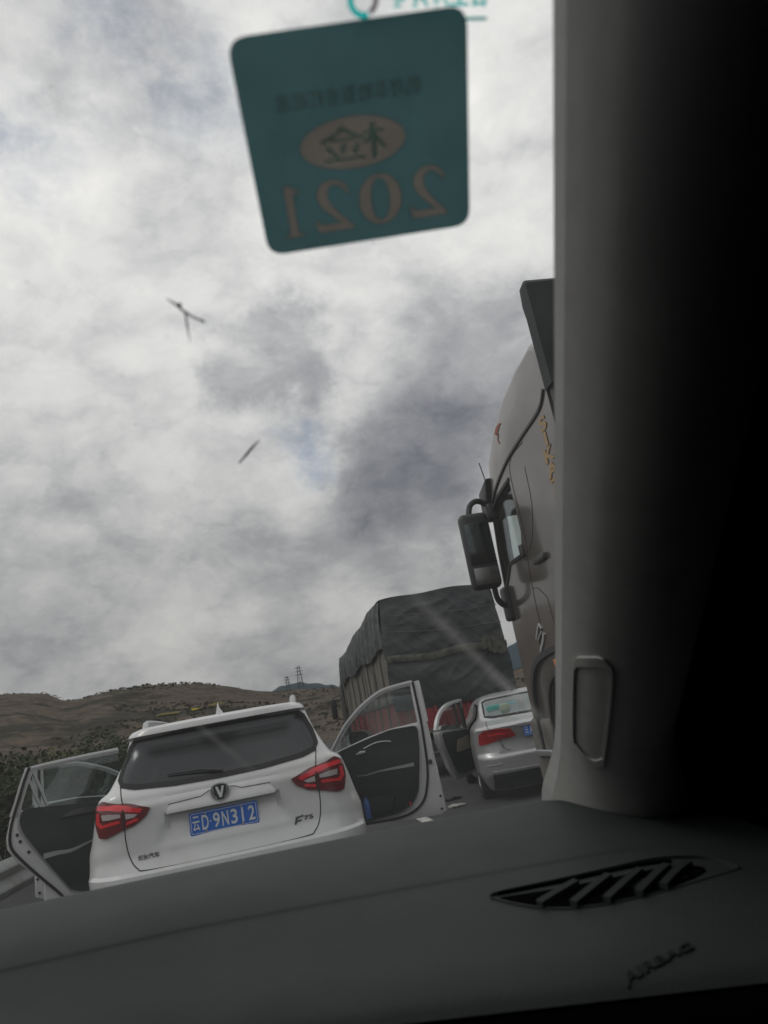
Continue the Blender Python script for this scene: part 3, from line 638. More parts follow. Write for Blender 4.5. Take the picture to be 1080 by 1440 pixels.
# doors of the white car (coordinates relative to the car)
def rel(p): return (p[0] - SX, p[1] - SY)
def front_door(A, Bp, k=1.0, label=None):
    D0 = door_frame(rel(A), rel(Bp), False); D = lambda s_, z, d: D0(s_, .9 + (z - .9) * (k if z > .9 else 1), d)
    low = [(0, .44), (.31, .392), (.812, .376), (1.09, .375), (1.138, .40), (1.135, .50), (1.118, .88), (1.105, 1.29), (1.045, 1.29), (.73, 1.275), (.46, 1.232), (.18, 1.165), (0, 1.12)]
    ring = [(.05, 1.15), (.13, 1.25), (.235, 1.375), (.345, 1.468), (.45, 1.545), (.60, 1.625), (.72, 1.668), (.88, 1.685), (1.03, 1.692)]
    wn_ = [(.14, 1.15), (.16, 1.25), (.25, 1.37), (.45, 1.525), (.72, 1.645), (1.03, 1.675), (1.04, 1.27), (.73, 1.26), (.46, 1.215)]
    dr = make_door(suv, D, low, ring, wn_, [(.02, 1.10), (.18, 1.155), (.46, 1.218), (.73, 1.268), (1.012, 1.262), (.995, 1.05), (.955, .86), (.905, .63), (.82, .52), (.67, .455), (.30, .425), (.02, .45)], [], 'white', label=label)
    b = MB(); ribbon(b, [(1.075, 1.70), (1.088, 1.50), (1.092, 1.28)], .06, D, 0, -.07, .1); b.build('latch_pillar', M['white'], dr)
    b = MB(); ribbon(b, smooth_path([(1.035, 1.69), (1.035, 1.50), (1.040, 1.28)], 3), .035, D, .004, -.055, .1); b.build('frame_upright', M['white'], dr)
    b = MB(); ribbon(b, smooth_path([(.30, .40), (.60, .405), (.80, .44), (.935, .53), (1.005, .68), (1.042, .86), (1.055, 1.05), (1.062, 1.28), (1.058, 1.50), (1.052, 1.695)], 5), .022, D, .014, -.004, .05); b.build('door_seal', M['rubber'], dr)
    b = MB(); ribbon(b, [(.30, .875), (.40, .868), (.52, .884), (.72, .890), (.92, .893)], lambda t: .006 + .030 * t, D, .060, .03, .05); b.build('trim_strip', M['alu'], dr)
    b = MB(); b.tube([D(.34, 1.085, .06), D(.385, 1.095, .085), D(.44, 1.098, .075)], [.012, .016, .010], 6); b.build('inner_handle', M['chrome'], dr)
    b = MB(); b.tube(smooth_path([D(.42, 1.13, .05), D(.55, 1.165, .055), D(.66, 1.165, .055), D(.72, 1.15, .05)], 4), .006, 5); b.build('grab_line', M['alu'], dr)
    b = MB(); patch(b, round_poly([(.22, .50), (.62, .50), (.66, .64), (.20, .66)], .04), D, .085, .03, .2, close=True); b.build('map_pocket', M['black'], dr)
    b = MB(); b.bbox(-.006, .006, 0, .006, -.008, .008, .001)
    for a_, z_ in ((1.115, .55), (1.105, .43)): MB().lathe([(.012, 0), (.012, -.006), (0, -.008)], D(a_, z_, .002), 'y', 10).build('door_bolt', M['seam'], dr)
    b = MB(); b.bbox(*[v for p_ in zip(*[(D(1.055, .87, -.01)), (D(1.10, .91, .015))]) for v in sorted(p_)], .004); b.build('door_latch', M['badge'], dr)
    b = MB(); patch(b, [(.80, .515), (.815, .515), (.815, .545), (.80, .545)], D, .055, .04, .2, close=True); b.build('door_lamp', M['redb'], dr)
    b = MB(); patch(b, smooth_path([(.205, 1.16), (.195, 1.24), (.235, 1.305), (.33, 1.312), (.41, 1.30), (.455, 1.25), (.445, 1.20), (.36, 1.175), (.205, 1.16)], 3)[:-1], D, -.09, -.22, .2, close=True); mr_ = b.build('wing_mirror', M['dkplastic'], dr, bevel=.012)
    b = MB(); patch(b, smooth_path([(.265, 1.185), (.255, 1.24), (.28, 1.29), (.34, 1.297), (.40, 1.285), (.435, 1.245), (.425, 1.210), (.36, 1.192), (.265, 1.185)], 3)[:-1], D, -.086, -.092, .2, close=True); b.build('mirror_glass', M['badge'], mr_)
    b = MB(); patch(b, [(.205, 1.17), (.197, 1.24), (.215, 1.285), (.240, 1.298), (.232, 1.24), (.240, 1.172)], D, -.082, -.10, .2, close=True); b.build('mirror_cap', M['white'], mr_)
    return dr, D
front_door((.47, 8.3), (1.40, 7.9), 1.0, 'open right front door seen from its black trimmed inside')
dl, DLf = front_door((-1.34, 8.42), (-2.28, 8.05), .80, 'left front door standing open behind the rear one')
# blue bottle in the door pocket
_, DR_ = None, door_frame((.47, 8.3), (1.40, 7.9), False)
def wp(p): return Vector(p)
b = MB(); q = DR_(.375, .56, .125); b.lathe([(0, -.10), (.03, -.10), (.032, .03), (.028, .06), (.012, .09), (.012, .11), (0, .11)], q, 'z', 14)
bt = b.build('drink_bottle', mat('blue_bottle', (.05, .12, .38), .25), None); tag(bt, 'blue drink bottle in the pocket of the open right door', 'bottle')

# left rear door
DL = door_frame(rel((-1.34, 7.35)), rel((-2.28, 6.95)), False)
low = [(0, .44), (.08, .40), (.76, .40), (.768, .525), (.765, .617), (.965, .83), (1.020, .925), (1.022, 1.005), (.992, 1.136), (.965, 1.205), (.85, 1.20), (.32, 1.15), (0, 1.13)]
ring = [(.10, 1.548), (.40, 1.540), (.70, 1.527), (.838, 1.515)]
dr = make_door(suv, DL, low, ring, [(.02, 1.14), (.11, 1.54), (.84, 1.51), (.92, 1.25), (.94, 1.20), (.32, 1.14)],
               [(.02, 1.135), (.32, 1.150), (.90, 1.215), (.925, 1.12), (.905, 1.035), (.76, .80), (.56, .50), (.30, .42), (.02, .44)], [], 'white', label='open left rear door with a division bar near its outer edge', frame_w=.045)
b = MB(); ribbon(b, smooth_path([(.825, 1.525), (.880, 1.39), (.925, 1.26), (.965, 1.16)], 4), .062, DL, 0, -.06, .06); b.build('latch_pillar', M['white'], dr)
b = MB(); ribbon(b, smooth_path([(.828, 1.535), (.870, 1.44), (.925, 1.28), (.978, 1.13), (1.000, 1.02), (.992, .93), (.93, .83), (.80, .67), (.66, .51), (.60, .42)], 5), .022, DL, .014, -.002, .05); b.build('door_seal', M['rubber'], dr)
b = MB(); ribbon(b, smooth_path([(.800, 1.520), (.858, 1.39), (.905, 1.25), (.932, 1.12), (.915, 1.03), (.77, .795), (.565, .50)], 5), .016, DL, .012, -.002, .05); b.build('frame_edge', M['alu'], dr)
b = MB(); ribbon(b, [(.845, 1.47), (.800, 1.32), (.755, 1.20)], .020, DL, .006, -.05, .1); ribbon(b, [(.800, 1.49), (.745, 1.33), (.705, 1.20)], .020, DL, .006, -.05, .1); b.build('division_bar', M['alu'], dr)
b = MB(); ribbon(b, smooth_path([(.765, .815), (.66, .818), (.56, .812), (.45, .835), (.33, .865)], 4), lambda t: .034 * (1 - t) + .008, DL, .062, .03, .05); b.build('trim_strip', M['alu'], dr)
b = MB(); patch(b, smooth_path([(.62, 1.085), (.52, 1.125), (.38, 1.125), (.22, 1.105), (.24, 1.075), (.40, 1.08), (.62, 1.085)], 4)[:-1], DL, .065, .03, .1, close=True); b.build('armrest', M['badge'], dr)
b = MB(); b.tube([DL(.235, 1.10, .07), DL(.205, 1.11, .095), DL(.15, 1.115, .08)], [.016, .018, .010], 6); b.build('inner_handle', M['chrome'], dr)
for a_, z_ in ((.945, 1.02), (.925, .965), (.865, .87)): MB().lathe([(.013, 0), (.013, -.006), (0, -.008)], DL(a_, z_, .002), 'y', 10).build('door_bolt', M['seam'], dr)

# ================================================================== silver sedan
sedan = empty('sedan', (3.545, 10.42, 0), R(-9), 'silver sedan with its left rear door open and teal colours in its rear window', 'car')
def sed_extra(x, z):
    a = abs(x); m = sstep(.62, .56, a) * sstep(.640, .66, z) * sstep(.845, .82, z)
    return m * .025 + .012 * math.exp(-((z - .62) / .012) ** 2) - .02 * math.exp(-((z - .985) / .022) ** 2)
sedB = Body(W=[(.14, .78), (.30, .865), (.45, .905), (.65, .915), (.80, .91), (.92, .89), (1.0, .87), (1.08, .80), (1.13, .735), (1.30, .665), (1.38, .625), (1.43, .57), (1.465, .44), (1.48, .28)],
            Y0=[(.14, .12), (.30, .04), (.38, .0), (.60, .0), (.635, .02), (.66, .06), (.80, .075), (.97, .04), (1.0, .05), (1.03, .14), (1.075, .42), (1.11, .56), (1.38, 1.18), (1.43, 1.38), (1.465, 1.75), (1.48, 2.0)],
            YF=[(.14, 4.6), (.5, 4.7), (.85, 4.5), (1.0, 3.7), (1.35, 2.9), (1.48, 2.4)], RC=[(.14, .30), (.6, .32), (1.0, .25), (1.15, .14), (1.48, .1)], bulge=.08, extra=sed_extra, z0=.16, z1=1.475)
sbody = sedB.mesh(70, 28).build('body', M['silver'], sedan, ang=28)
def cutter(root, mb):
    c = mb.build('cut', M['white']); c.location = root.location; c.rotation_euler = root.rotation_euler; bpy.context.view_layer.update(); return c
inn = sedB.mesh(40, 18, inset=.05, z0=.30, z1=1.435); boolean(sbody, cutter(sedan, inn), ang=28)
pl = round_poly([(1.02, .40), (1.98, .40), (1.98, 1.37), (1.30, 1.33), (1.02, 1.0)], .08); n = len(pl)
c = MB().add([(-1.2, a, z) for a, z in pl] + [(-.50, a, z) for a, z in pl], [tuple(range(n)), tuple(range(n, 2 * n))] + [(i, (i + 1) % n, n + (i + 1) % n, n + i) for i in range(n)])
boolean(sbody, cutter(sedan, c), ang=28)
SW = [(-.655, 1.145), (-.60, 1.36), (-.53, 1.385), (0, 1.395), (.53, 1.385), (.60, 1.36), (.655, 1.145), (.55, 1.120), (0, 1.112), (-.55, 1.120)]
pl = [(x * .94, 1.255 + (z - 1.255) * .90) for x, z in SW]; n = len(pl)
c = MB().add([(x, .2, z) for x, z in pl] + [(x, 1.45, z) for x, z in pl], [tuple(range(n)), tuple(range(n, 2 * n))] + [(i, (i + 1) % n, n + (i + 1) % n, n + i) for i in range(n)])
boolean(sbody, cutter(sedan, c), ang=28)
b = MB(); patch(b, SW, sedB.on, .006, -.004, .05); b.build('rear_window', M['sglass'], sedan, ang=60)
b = MB(); ribbon(b, [(x * .985, 1.255 + (z - 1.255) * .96) for x, z in SW], .022, sedB.on, .009, .003, .04, closed=True); b.build('window_border', M['seam'], sedan)
for sgn in (-1, 1):
    q = [(.335, .845), (.405, .955), (.62, .978), (.76, .982), (.835, .930), (.85, .79), (.75, .79), (.55, .828)]
    b = MB(); patch(b, round_poly(q if sgn > 0 else mirror_poly(q), .015), sedB.on, .012, -.02, .03); tl = b.build('tail_light', M['red'], sedan, ang=50)
    q = [(.47, .905), (.60, .925), (.72, .915), (.72, .895), (.60, .895), (.47, .885)]
    b = MB(); patch(b, q if sgn > 0 else mirror_poly(q), sedB.on, .015, .01, .03); b.build('clear_lens', M['redb'], tl)
spl, SP = plate(sedan, sedB.on, 0, .885, .44, .14, '', .012)
for ch, cx_ in (('云', -.178), ('A', -.120), ('6', -.04), ('3', .015), ('1', .07), ('7', .125), ('5', .18)):
    me = text_mesh(ch, .1, .0008, 1, .001)
    xs = [v.co.x for v in me.vertices]; ys = [v.co.y for v in me.vertices]; kx = .042 / (max(xs) - min(xs)); ky = .09 / (max(ys) - min(ys)); my = (max(ys) + min(ys)) / 2
    for v in me.vertices: v.co = Vector(SP(v.co.x * kx + cx_, (v.co.y - my) * ky, .0016 + v.co.z))
    link('plate_character', me, M['pwhite'], spl, 30)
b = MB()
ribbon(b, smooth_path([(-.66, 1.09), (-.70, 1.0), (-.575, .90), (-.565, .80), (-.53, .715), (-.45, .665), (0, .655), (.45, .665), (.53, .715), (.565, .80), (.575, .90), (.70, 1.0), (.66, 1.09)], 4), .008, sedB.on, .003, -.003, .04)
b.build('panel_gap', M['seam'], sedan)
b = MB(); ribbon(b, [(-.30, .978), (.30, .978)], .018, sedB.on, .014, 0, .04); ribbon(b, [(-.76, .418), (0, .412), (.76, .418)], .012, sedB.on, .012, 0, .05); ribbon(b, [(-.82, .505), (-.60, .512)], .012, sedB.on, .010, 0, .05); ribbon(b, [(.60, .512), (.82, .505)], .012, sedB.on, .010, 0, .05)
b.build('chrome_strip', M['chrome'], sedan)
b = MB(); patch(b, [(-.76, .17), (.76, .17), (.76, .385), (-.76, .385)], sedB.on, .006, -.01, .06); b.build('lower_bumper', M['dkplastic'], sedan, ang=50)
for sx_ in (-1, 1):
    wheel(sedan, sx_ * .79, .98, .33, .215, sx_); wheel(sedan, sx_ * .79, 3.75, .33, .215, sx_)
b = MB(); b.box(-.75, .75, .5, 3.5, .26, .31); b.bbox(-.66, .66, 1.25, 1.45, .45, 1.10, .05); b.build('cabin_floor', M['black'], sedan)
for xx in (-.38, .38):
    b = MB(); b.bbox(xx - .22, xx + .22, 2.2, 2.34, .5, 1.12, .05); b.bbox(xx - .13, xx + .13, 2.2, 2.3, 1.15, 1.3, .04); b.bbox(xx - .2, xx + .2, 2.3, 2.8, .4, .55, .05); b.build('seat', M['beige'], sedan, ang=50)
# rounded blocks of colour added behind the rear glass
cm = [mat('matt_teal', (.08, .30, .27), .8), mat('matt_pale_yellow', (.30, .36, .28), .8), mat('matt_sky_blue', (.12, .32, .38), .8)]
ca, sa = math.cos(R(-9)), math.sin(R(-9))
for i, (xx, yy, s_, m_, lb) in enumerate(((-.42, .88, .16, 0, 'teal cushion at the left of the rear shelf of the silver sedan'), (-.20, .93, .12, 2, 'small sky blue cushion on the rear shelf of the silver sedan'), (-.31, .80, .08, 1, 'little pale yellow cushion in front of the teal one in the sedan window'), (.22, .95, .19, 0, 'wide teal cushion at the middle of the sedan rear shelf'))):
    b = MB(); b.bbox(-s_, s_, -.05, .05, .02, .20, .045); o = b.build('block', cm[m_], None, ang=70)
    o.location = (3.545 + ca * xx - sa * yy, 10.42 + sa * xx + ca * yy, 1.10); o.rotation_euler = (R(-12), 0, R(-9)); tag(o, lb, 'block', 'blocks of colour in the sedan rear window')
b = MB(); b.tube([(-.02, 1.72, 1.462), (-.02, 1.70, 1.50)], [.03, .012], 8); b.tube([(-.02, 1.70, 1.49), (-.02, 1.62, 1.56)], .005, 5); b.build('roof_antenna', M['black'], sedan)
# sedan door
cr_, sr_ = math.cos(R(9)), math.sin(R(9))
def rels(p):
    dx, dy = p[0] - 3.545, p[1] - 10.42; return (dx * cr_ - dy * sr_, dx * sr_ + dy * cr_)
DS = door_frame(rels((2.95, 12.2)), rels((2.36, 11.75)), False)
low = [(0, .42), (.06, .34), (.46, .30), (.58, .50), (.66, .72), (.73, .90), (.735, 1.06), (.62, 1.06), (0, 1.03)]
dr = make_door(sedan, DS, low, [(.0, 1.46), (.14, 1.455), (.34, 1.425), (.52, 1.34), (.64, 1.22), (.715, 1.08)], [(.0, 1.05), (.02, 1.43), (.34, 1.41), (.52, 1.32), (.66, 1.15), (.69, 1.06)],
               [(.02, 1.0), (.62, 1.03), (.60, .85), (.52, .60), (.42, .38), (.02, .40)], [], 'silver', label='open left rear door of the silver sedan', frame_w=.05)
b = MB(); ribbon(b, [(.02, 1.45), (.02, 1.02)], .05, DS, .004, -.05, .1); ribbon(b, [(.17, 1.45), (.17, 1.03)], .018, DS, .004, -.05, .1); b.build('division_bar', M['badge'], dr)
b = MB(); patch(b, round_poly([(.08, .72), (.42, .70), (.36, .88), (.08, .92)], .03), DS, .062, .03, .1, close=True); b.build('armrest', M['beige'], dr)
b = MB(); ribbon(b, [(.30, 1.09), (.36, 1.13), (.48, 1.12), (.52, 1.07)], .02, DS, -.1, -.16, .05); b.build('outer_mirror', M['alu'], dr)

# paper scrap and an added dark patch on the road beside the sedan
b = MB(); m = bmesh.new(); bmesh.ops.create_icosphere(m, subdivisions=3, radius=.5)
for v in m.verts:
    k = 1 + .5 * noise.noise(v.co * 5); v.co = Vector((v.co.x * .34 * k, v.co.y * .22 * k, max(0, v.co.z * .10 * k + .03)))
o = b.bm(m).build('crumpled_paper', mat('paper', (.36, .36, .34), .9), None, ang=20); o.scale = (.7, .7, .5); o.location = (2.36, 11.3, .004); tag(o, 'crumpled white paper scrap on the asphalt left of the silver sedan', 'litter')
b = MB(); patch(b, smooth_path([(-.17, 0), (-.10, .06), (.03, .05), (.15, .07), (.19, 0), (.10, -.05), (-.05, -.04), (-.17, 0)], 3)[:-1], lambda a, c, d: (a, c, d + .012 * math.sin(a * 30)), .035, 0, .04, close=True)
o = b.build('dark_patch', M['rubber'], None); o.location = (2.48, 12.2, .004); o.rotation_euler = (0, 0, .3); tag(o, 'flat dark patch added for a dark spot on the asphalt by the silver sedan', 'litter')

# ================================================================== tarped cargo truck
tr = empty('cargo_truck', (3.87, 16.5, 0), R(1.9), 'high cargo truck under dark tarpaulins with red and tan side boards', 'truck')
HW, LEN = 1.29, 8.6
board = mat('tan_boards', (.19, .172, .148), .85, noise_=((.095, .088, .078), 3.0, .46, .68, (1, 3, .8)), bump=(8, .5, .03))
redm = mat('red_boards', (.27, .032, .040), .75, noise_=((.19, .12, .10), 3.5, .50, .70, (1.5, 2, .35)), bump=(8, .3, .02))
tarp = mat('tarpaulin', (.032, .038, .043), .55, spec=.5, noise_=((.060, .064, .066), 1.3, .40, .68), bump=(4, .5, .05))
khaki = mat('khaki_strip', (.115, .112, .098), .8, noise_=((.045, .046, .040), 5, .4, .65))
steel = mat('truck_chassis_steel', (.03, .03, .032), .7)
# boards: rear and both sides, tan above, red below, with upright ribs as real relief
b = MB(); b.box(-HW, HW, .0, LEN, 1.72, 3.05); tanb = b.build('upper_boards', board, tr)
b = MB(); b.box(-HW - .01, HW + .01, -.012, LEN + .01, 1.02, 1.717); redb = b.build('lower_boards', redm, tr)
b = MB()
for i in range(9):
    y = .10 + i * (LEN - .3) / 8; b.box(-HW - .035, -HW - .012, y, y + .06, 1.05, 2.9)
    b.box(HW + .012, HW + .035, y, y + .06, 1.05, 2.9)
b.build('board_rib', board, tanb)
b = MB()
for i in range(11):
    x = -HW + .03 + i * (2 * HW - .10) / 10; b.box(x, x + .05, -.06, -.014, 1.03, 1.49)
b.build('board_rib', redm, redb)
b = MB(); 
for z_ in (1.0, 1.68): b.box(-HW - .052, -HW - .037, 0, LEN, z_, z_ + .05)
b.box(-HW - .02, HW + .02, -.10, -.062, .94, 1.03)
b.build('side_rail', khaki, redb)
# the tarpaulin: a draped shell, higher at the rear, folds hanging over the sides and the rear
def tarp_top(x, y): return 3.99 - .05 * (abs(x) / HW) ** 4 + .03 * math.sin(y * 1.6) - .36 * sstep(1.0, LEN, y) + .04 * noise.noise(Vector((x * 1.2, y * 1.2, 0)))
def wr(x, y, z, k=1.0):
    v = noise.fractal(Vector((x * .9, y * .9, z * 1.1)), .9, 2.0, 3) * .055
    p_, q_ = x + y + .9 * z, z - .55 * (x + y)         # long slanting folds
    v += .022 * (1 - min(1, abs(noise.noise(Vector((p_ * .8, q_ * 3.0, 5)))) * 3.2)) + .012 * (1 - min(1, abs(noise.noise(Vector((q_ * 1.0 + 7, p_ * 3.6, 2)))) * 3.5))
    return v * k
b = MB()
def gtop(u, v): x = (-1 + 2 * u) * HW; y = v * LEN; return (x, y, tarp_top(x, y))
b.grid(30, 60, gtop)
hem = lambda y: 2.86 + .06 * math.sin(y * 2.1) - .10 * sstep(0, LEN, y) + .05 * noise.noise(Vector((y * 1.4, 0, 3)))
for sg in (-1, 1):
    def gs(u, v, sg=sg):
        y = u * LEN; zt = tarp_top(HW, y); z = zt + (hem(y) - zt) * v
        return (sg * (HW + .02 + (.07 * math.sin(v * 1.7) + .5 * wr(sg, y, z) + .018 * math.sin(y * 9 + z * 2)) * min(1, v * 6)), y, z)
    b.grid(90, 30, gs)
def grear(u, v):
    x = (-1 + 2 * u) * HW; zt = tarp_top(x, 0); z = zt + (2.62 + .03 * math.sin(x * 5) - zt) * v; e = min(1, v * 5) ; s_ = 1 + (.045 + .04 * v) * math.sin(min(1, v * 1.4) * 1.5)
    return (x * s_, -.02 - (.09 * math.sin(v * 2.2) + .9 * wr(x, 0, z)) * e * min(1, (1 - abs(2 * u - 1)) * 9 + .25), z)
b.grid(80, 60, grear)
tp = b.build('upper_tarpaulin', tarp, tr, ang=75)
b = MB()
def grear2(u, v):
    x = (-1 + 2 * u) * HW; zb = 1.40 + .10 * abs(math.sin(x * 2.1 + .6)) - .25 * sstep(.2, .9, u) * 0 - .12 * sstep(.4, 1, u); z = 2.78 + (zb - 2.78) * v; s_ = 1.05 + .05 * math.sin(v * 2.6)
    return (x * s_, -.07 - .06 * math.sin(v * 2.8) - .9 * wr(x + 3, 1, z) * min(1, v * 3) - .05 * math.sin(x * 3 + z * 4) * v, z)
b.grid(80, 60, grear2)
b.build('lower_tarpaulin', tarp, tr, ang=75)
b = MB()
def gband(u, v):
    x = (-1.03 + 2.06 * u) * HW * 1.035; z = 2.64 - .15 * v + .035 * math.sin(x * 4) + .02 * noise.noise(Vector((x * 5, 0, 1))); return (x, -.185 - .02 * math.sin(v * 3.1) - .05 * math.sin(u * 3.14), z)
b.grid(60, 5, gband); b.build('tarpaulin_strip', khaki, tr, ang=75)
b = MB()
for k, (xx, zz) in enumerate(((.90, 2.72), (1.02, 2.64), (1.14, 2.74), (1.22, 2.60))):
    b.grid(6, 8, lambda u, v, xx=xx, zz=zz, k=k: (xx + (u - .5) * .20, -.235 - .02 * math.sin(u * 6 + k), zz - v * .26 + .03 * math.sin(u * 5 + k)))
b.build('torn_flap', khaki, tr, ang=75)
b = MB()
for x0_, z0_, x1_, z1_ in ((-1.3, 3.55, 1.32, 3.42), (-1.33, 3.2, 1.33, 3.02)):
    b.tube([(x0_ + (x1_ - x0_) * i / 14, -.20 - .02 * math.sin(i), z0_ + (z1_ - z0_) * i / 14 - .05 * math.sin(math.pi * i / 14)) for i in range(15)], .011, 5)
for i in range(7):
    y = .5 + i * 1.3; b.tube([(-HW - .14, y, hem(y) + .02), (-HW - .10, y + .1, 2.3), (-HW - .09, y + .15, 1.1)], .010, 5)
b.build('tie_rope', khaki, tr)
# chassis, rear lamps, wheels, cab
b = MB(); b.box(-.45, .45, .1, LEN + 2, .62, .94); b.box(-1.2, 1.2, -.02, .10, .55, .80); b.box(-1.15, 1.15, .02, .08, .42, .52); b.build('chassis', steel, tr)
for sg in (-1, 1):
    b = MB(); b.box(sg * 1.0 - .16, sg * 1.0 + .16, -.05, -.022, .60, .74); b.build('tail_light', M['redd'], tr)
    for y in (1.3, 2.6, LEN + .9): wheel(tr, sg * 1.02, y, .50, .30 if y > 8 else .42, sg)
    b = MB(); b.box(sg * .95 - .28, sg * .95 + .28, .35, .37, .25, .85); b.build('mud_flap', M['rubber'], tr)
cabm = mat('blue_grey_cab', (.040, .058, .066), .45, .2, .3)
prof = [(LEN + .15, .60), (LEN + 2.15, .60), (LEN + 2.2, 1.6), (LEN + 2.0, 2.75), (LEN + 1.6, 2.95), (LEN + .2, 2.98)]
b = MB(); n = len(prof); b.add([(-1.25, a, z) for a, z in prof] + [(1.25, a, z) for a, z in prof], [tuple(range(n)), tuple(range(n, 2 * n))] + [(i, (i + 1) % n, n + (i + 1) % n, n + i) for i in range(n)])
cb = b.build('cab', cabm, tr, bevel=.09)
b = MB(); b.box(-1.256, -1.250, LEN + .95, LEN + 1.85, 1.75, 2.45); b.box(1.250, 1.256, LEN + .95, LEN + 1.85, 1.75, 2.45); b.build('side_window', M['tint'], cb)
b = MB(); b.bbox(-1.62, -1.42, LEN + 1.95, LEN + 2.05, 1.75, 2.40, .03); b.tube([(-1.25, LEN + 1.9, 2.5), (-1.5, LEN + 2.0, 2.46), (-1.52, LEN + 2.0, 2.38)], .02, 6); b.tube([(-1.25, LEN + 1.9, 1.7), (-1.5, LEN + 2.0, 1.7), (-1.52, LEN + 2.0, 1.78)], .02, 6)
b.build('wing_mirror', M['dkplastic'], cb)
b = MB(); b.box(-1.1, 1.1, LEN + .02, LEN + .13, .9, 2.6); b.tube([(-1.36, LEN + .1, .7), (-1.36, LEN + .1, 2.7)], .045, 8); b.tube([(-1.30, LEN + .25, 2.0), (-1.36, LEN + .3, 1.7)], .04, 8); b.build('exhaust_stack', M['badge'], cb)

# ================================================================== brown tractor truck
TX, TY = 2.10, 4.45
bt_ = empty('tractor_truck', (TX + 1.25, TY, 0), 0, 'bronze brown truck cab with big black mirror, partly hidden by the dark pillar', 'truck')
def LX(x): return x - (TX + 1.25)
def LY(y): return y - TY
xl, xr = -1.25, 1.25
prof = [(0, .78), (0, 3.66), (.12, 3.74), (.45, 3.73), (.80, 3.67), (1.20, 3.55), (1.48, 3.38), (1.62, 3.20), (1.72, 2.98), (1.84, 2.40), (1.89, 1.95), (1.90, 1.50), (1.91, 1.0), (1.90, .80)]
def prism(prof, x0, x1): 
    n = len(prof); return MB().add([(x0, a, z) for a, z in prof] + [(x1, a, z) for a, z in prof], [tuple(range(n)), tuple(range(n, 2 * n))] + [(i, (i + 1) % n, n + (i + 1) % n, n + i) for i in range(n)])
def rounded_prism(prof, x0, x1, r, seg=4):
    """profile in (y,z) extruded across x with rounded side edges (profile shrunk towards its middle)"""
    cy = sum(p[0] for p in prof) / len(prof); cz = (min(p[1] for p in prof) + max(p[1] for p in prof)) / 2
    hy = (max(p[0] for p in prof) - min(p[0] for p in prof)) / 2; hz_ = (max(p[1] for p in prof) - min(p[1] for p in prof)) / 2
    secs = []
    for k in range(seg + 1): a = math.pi / 2 * k / seg; secs.append((x0 + r * (1 - math.sin(a)), r * (1 - math.cos(a))))
    secs = [(x0 + r * (1 - math.cos(math.pi / 2 * k / seg)), r * (1 - math.sin(math.pi / 2 * k / seg))) for k in range(seg + 1)]
    secs = secs + [(x0 + x1 - x, i) for x, i in reversed(secs)]
    mb = MB(); n = len(prof); vs = []; fs = []
    for x, ins in secs:
        for a, z in prof:
            front = (a > cy); vs.append((x, a - (ins if front else 0) * (1 if a > cy + .3 else .0), z - (ins * .8 if z > cz + hz_ * .6 else 0)))
    for j in range(len(secs) - 1):
        for i in range(n): fs.append((j * n + i, j * n + (i + 1) % n, (j + 1) * n + (i + 1) % n, (j + 1) * n + i))
    fs += [tuple(range(n)), tuple((len(secs) - 1) * n + i for i in range(n))]
    return mb.add(vs, fs)
cab = rounded_prism(prof, xl, xr, .09, 5).build('cab_body', M['brown'], bt_, ang=30)
ip = [(.06, .90), (.06, 3.40), (1.1, 3.40), (1.42, 3.18), (1.60, 2.90), (1.73, 2.38), (1.77, 1.0)]
boolean(cab, cutter(bt_, prism(ip, xl + .07, xr - .07)), ang=30)
SWIN = [(1.09, 3.03), (1.45, 3.0), (1.635, 2.94), (1.715, 2.62), (1.765, 2.28), (1.52, 2.44), (1.185, 2.44), (1.10, 2.60)]
boolean(cab, cutter(bt_, prism(SWIN, xl - .3, xl + .4)), ang=30)
boolean(cab, cutter(bt_, prism(SWIN, xr - .4, xr + .3)), ang=30)
ws_ = MB().add([(x, y, z) for x in (xl + .12, xr - .12) for y, z in ((1.2, 3.02), (2.4, 3.02), (2.4, 2.12), (1.2, 2.12))], [(0, 1, 2, 3), (4, 5, 6, 7), (0, 1, 5, 4), (1, 2, 6, 5), (2, 3, 7, 6), (3, 0, 4, 7)])
boolean(cab, cutter(bt_, ws_), ang=30)
b = MB(); b.add([(xl + .10, 1.655, 3.03), (xr - .10, 1.655, 3.03), (xr - .10, 1.825, 2.11), (xl + .10, 1.825, 2.11)], [(0, 1, 2, 3)]); b.build('windscreen', M['cglass'], bt_)
b = MB(); patch(b, SWIN, lambda a, z, d: (xl + .035 - d, a, z), .003, -.003, .5, close=True); b.build('side_window', M['cglass'], bt_)
L = lambda a, z, d: (xl - d, a, z)
# black window surround, door gaps, roof seam as relief
b = MB(); ribbon(b, [(1.085, 3.04), (1.46, 3.005), (1.65, 2.95), (1.735, 2.60), (1.775, 2.25)], .028, L, .008, -.02, .1); ribbon(b, [(1.775, 2.25), (1.52, 2.425), (1.18, 2.425)], .030, L, .008, -.02, .1); b.build('window_seal', M['black'], bt_)
b = MB()
ribbon(b, smooth_path([(.04, 3.33), (.19, 3.245), (.60, 3.215), (1.0, 3.18), (1.40, 3.09), (1.60, 3.00)], 4), .020, L, .012, -.01, .08); b.build('roof_gutter', M['dkplastic'], bt_)
b = MB()
ribbon(b, smooth_path([(.62, 3.175), (1.0, 3.13), (1.03, 2.72), (1.05, 2.45), (1.10, 2.35), (1.13, 2.18), (1.15, 1.98), (1.14, 1.75)], 4), .007, L, .002, -.01, .08)
ribbon(b, smooth_path([(.70, 3.00), (.735, 2.72), (.88, 2.50), (1.01, 2.42)], 4), .006, L, .002, -.01, .08)
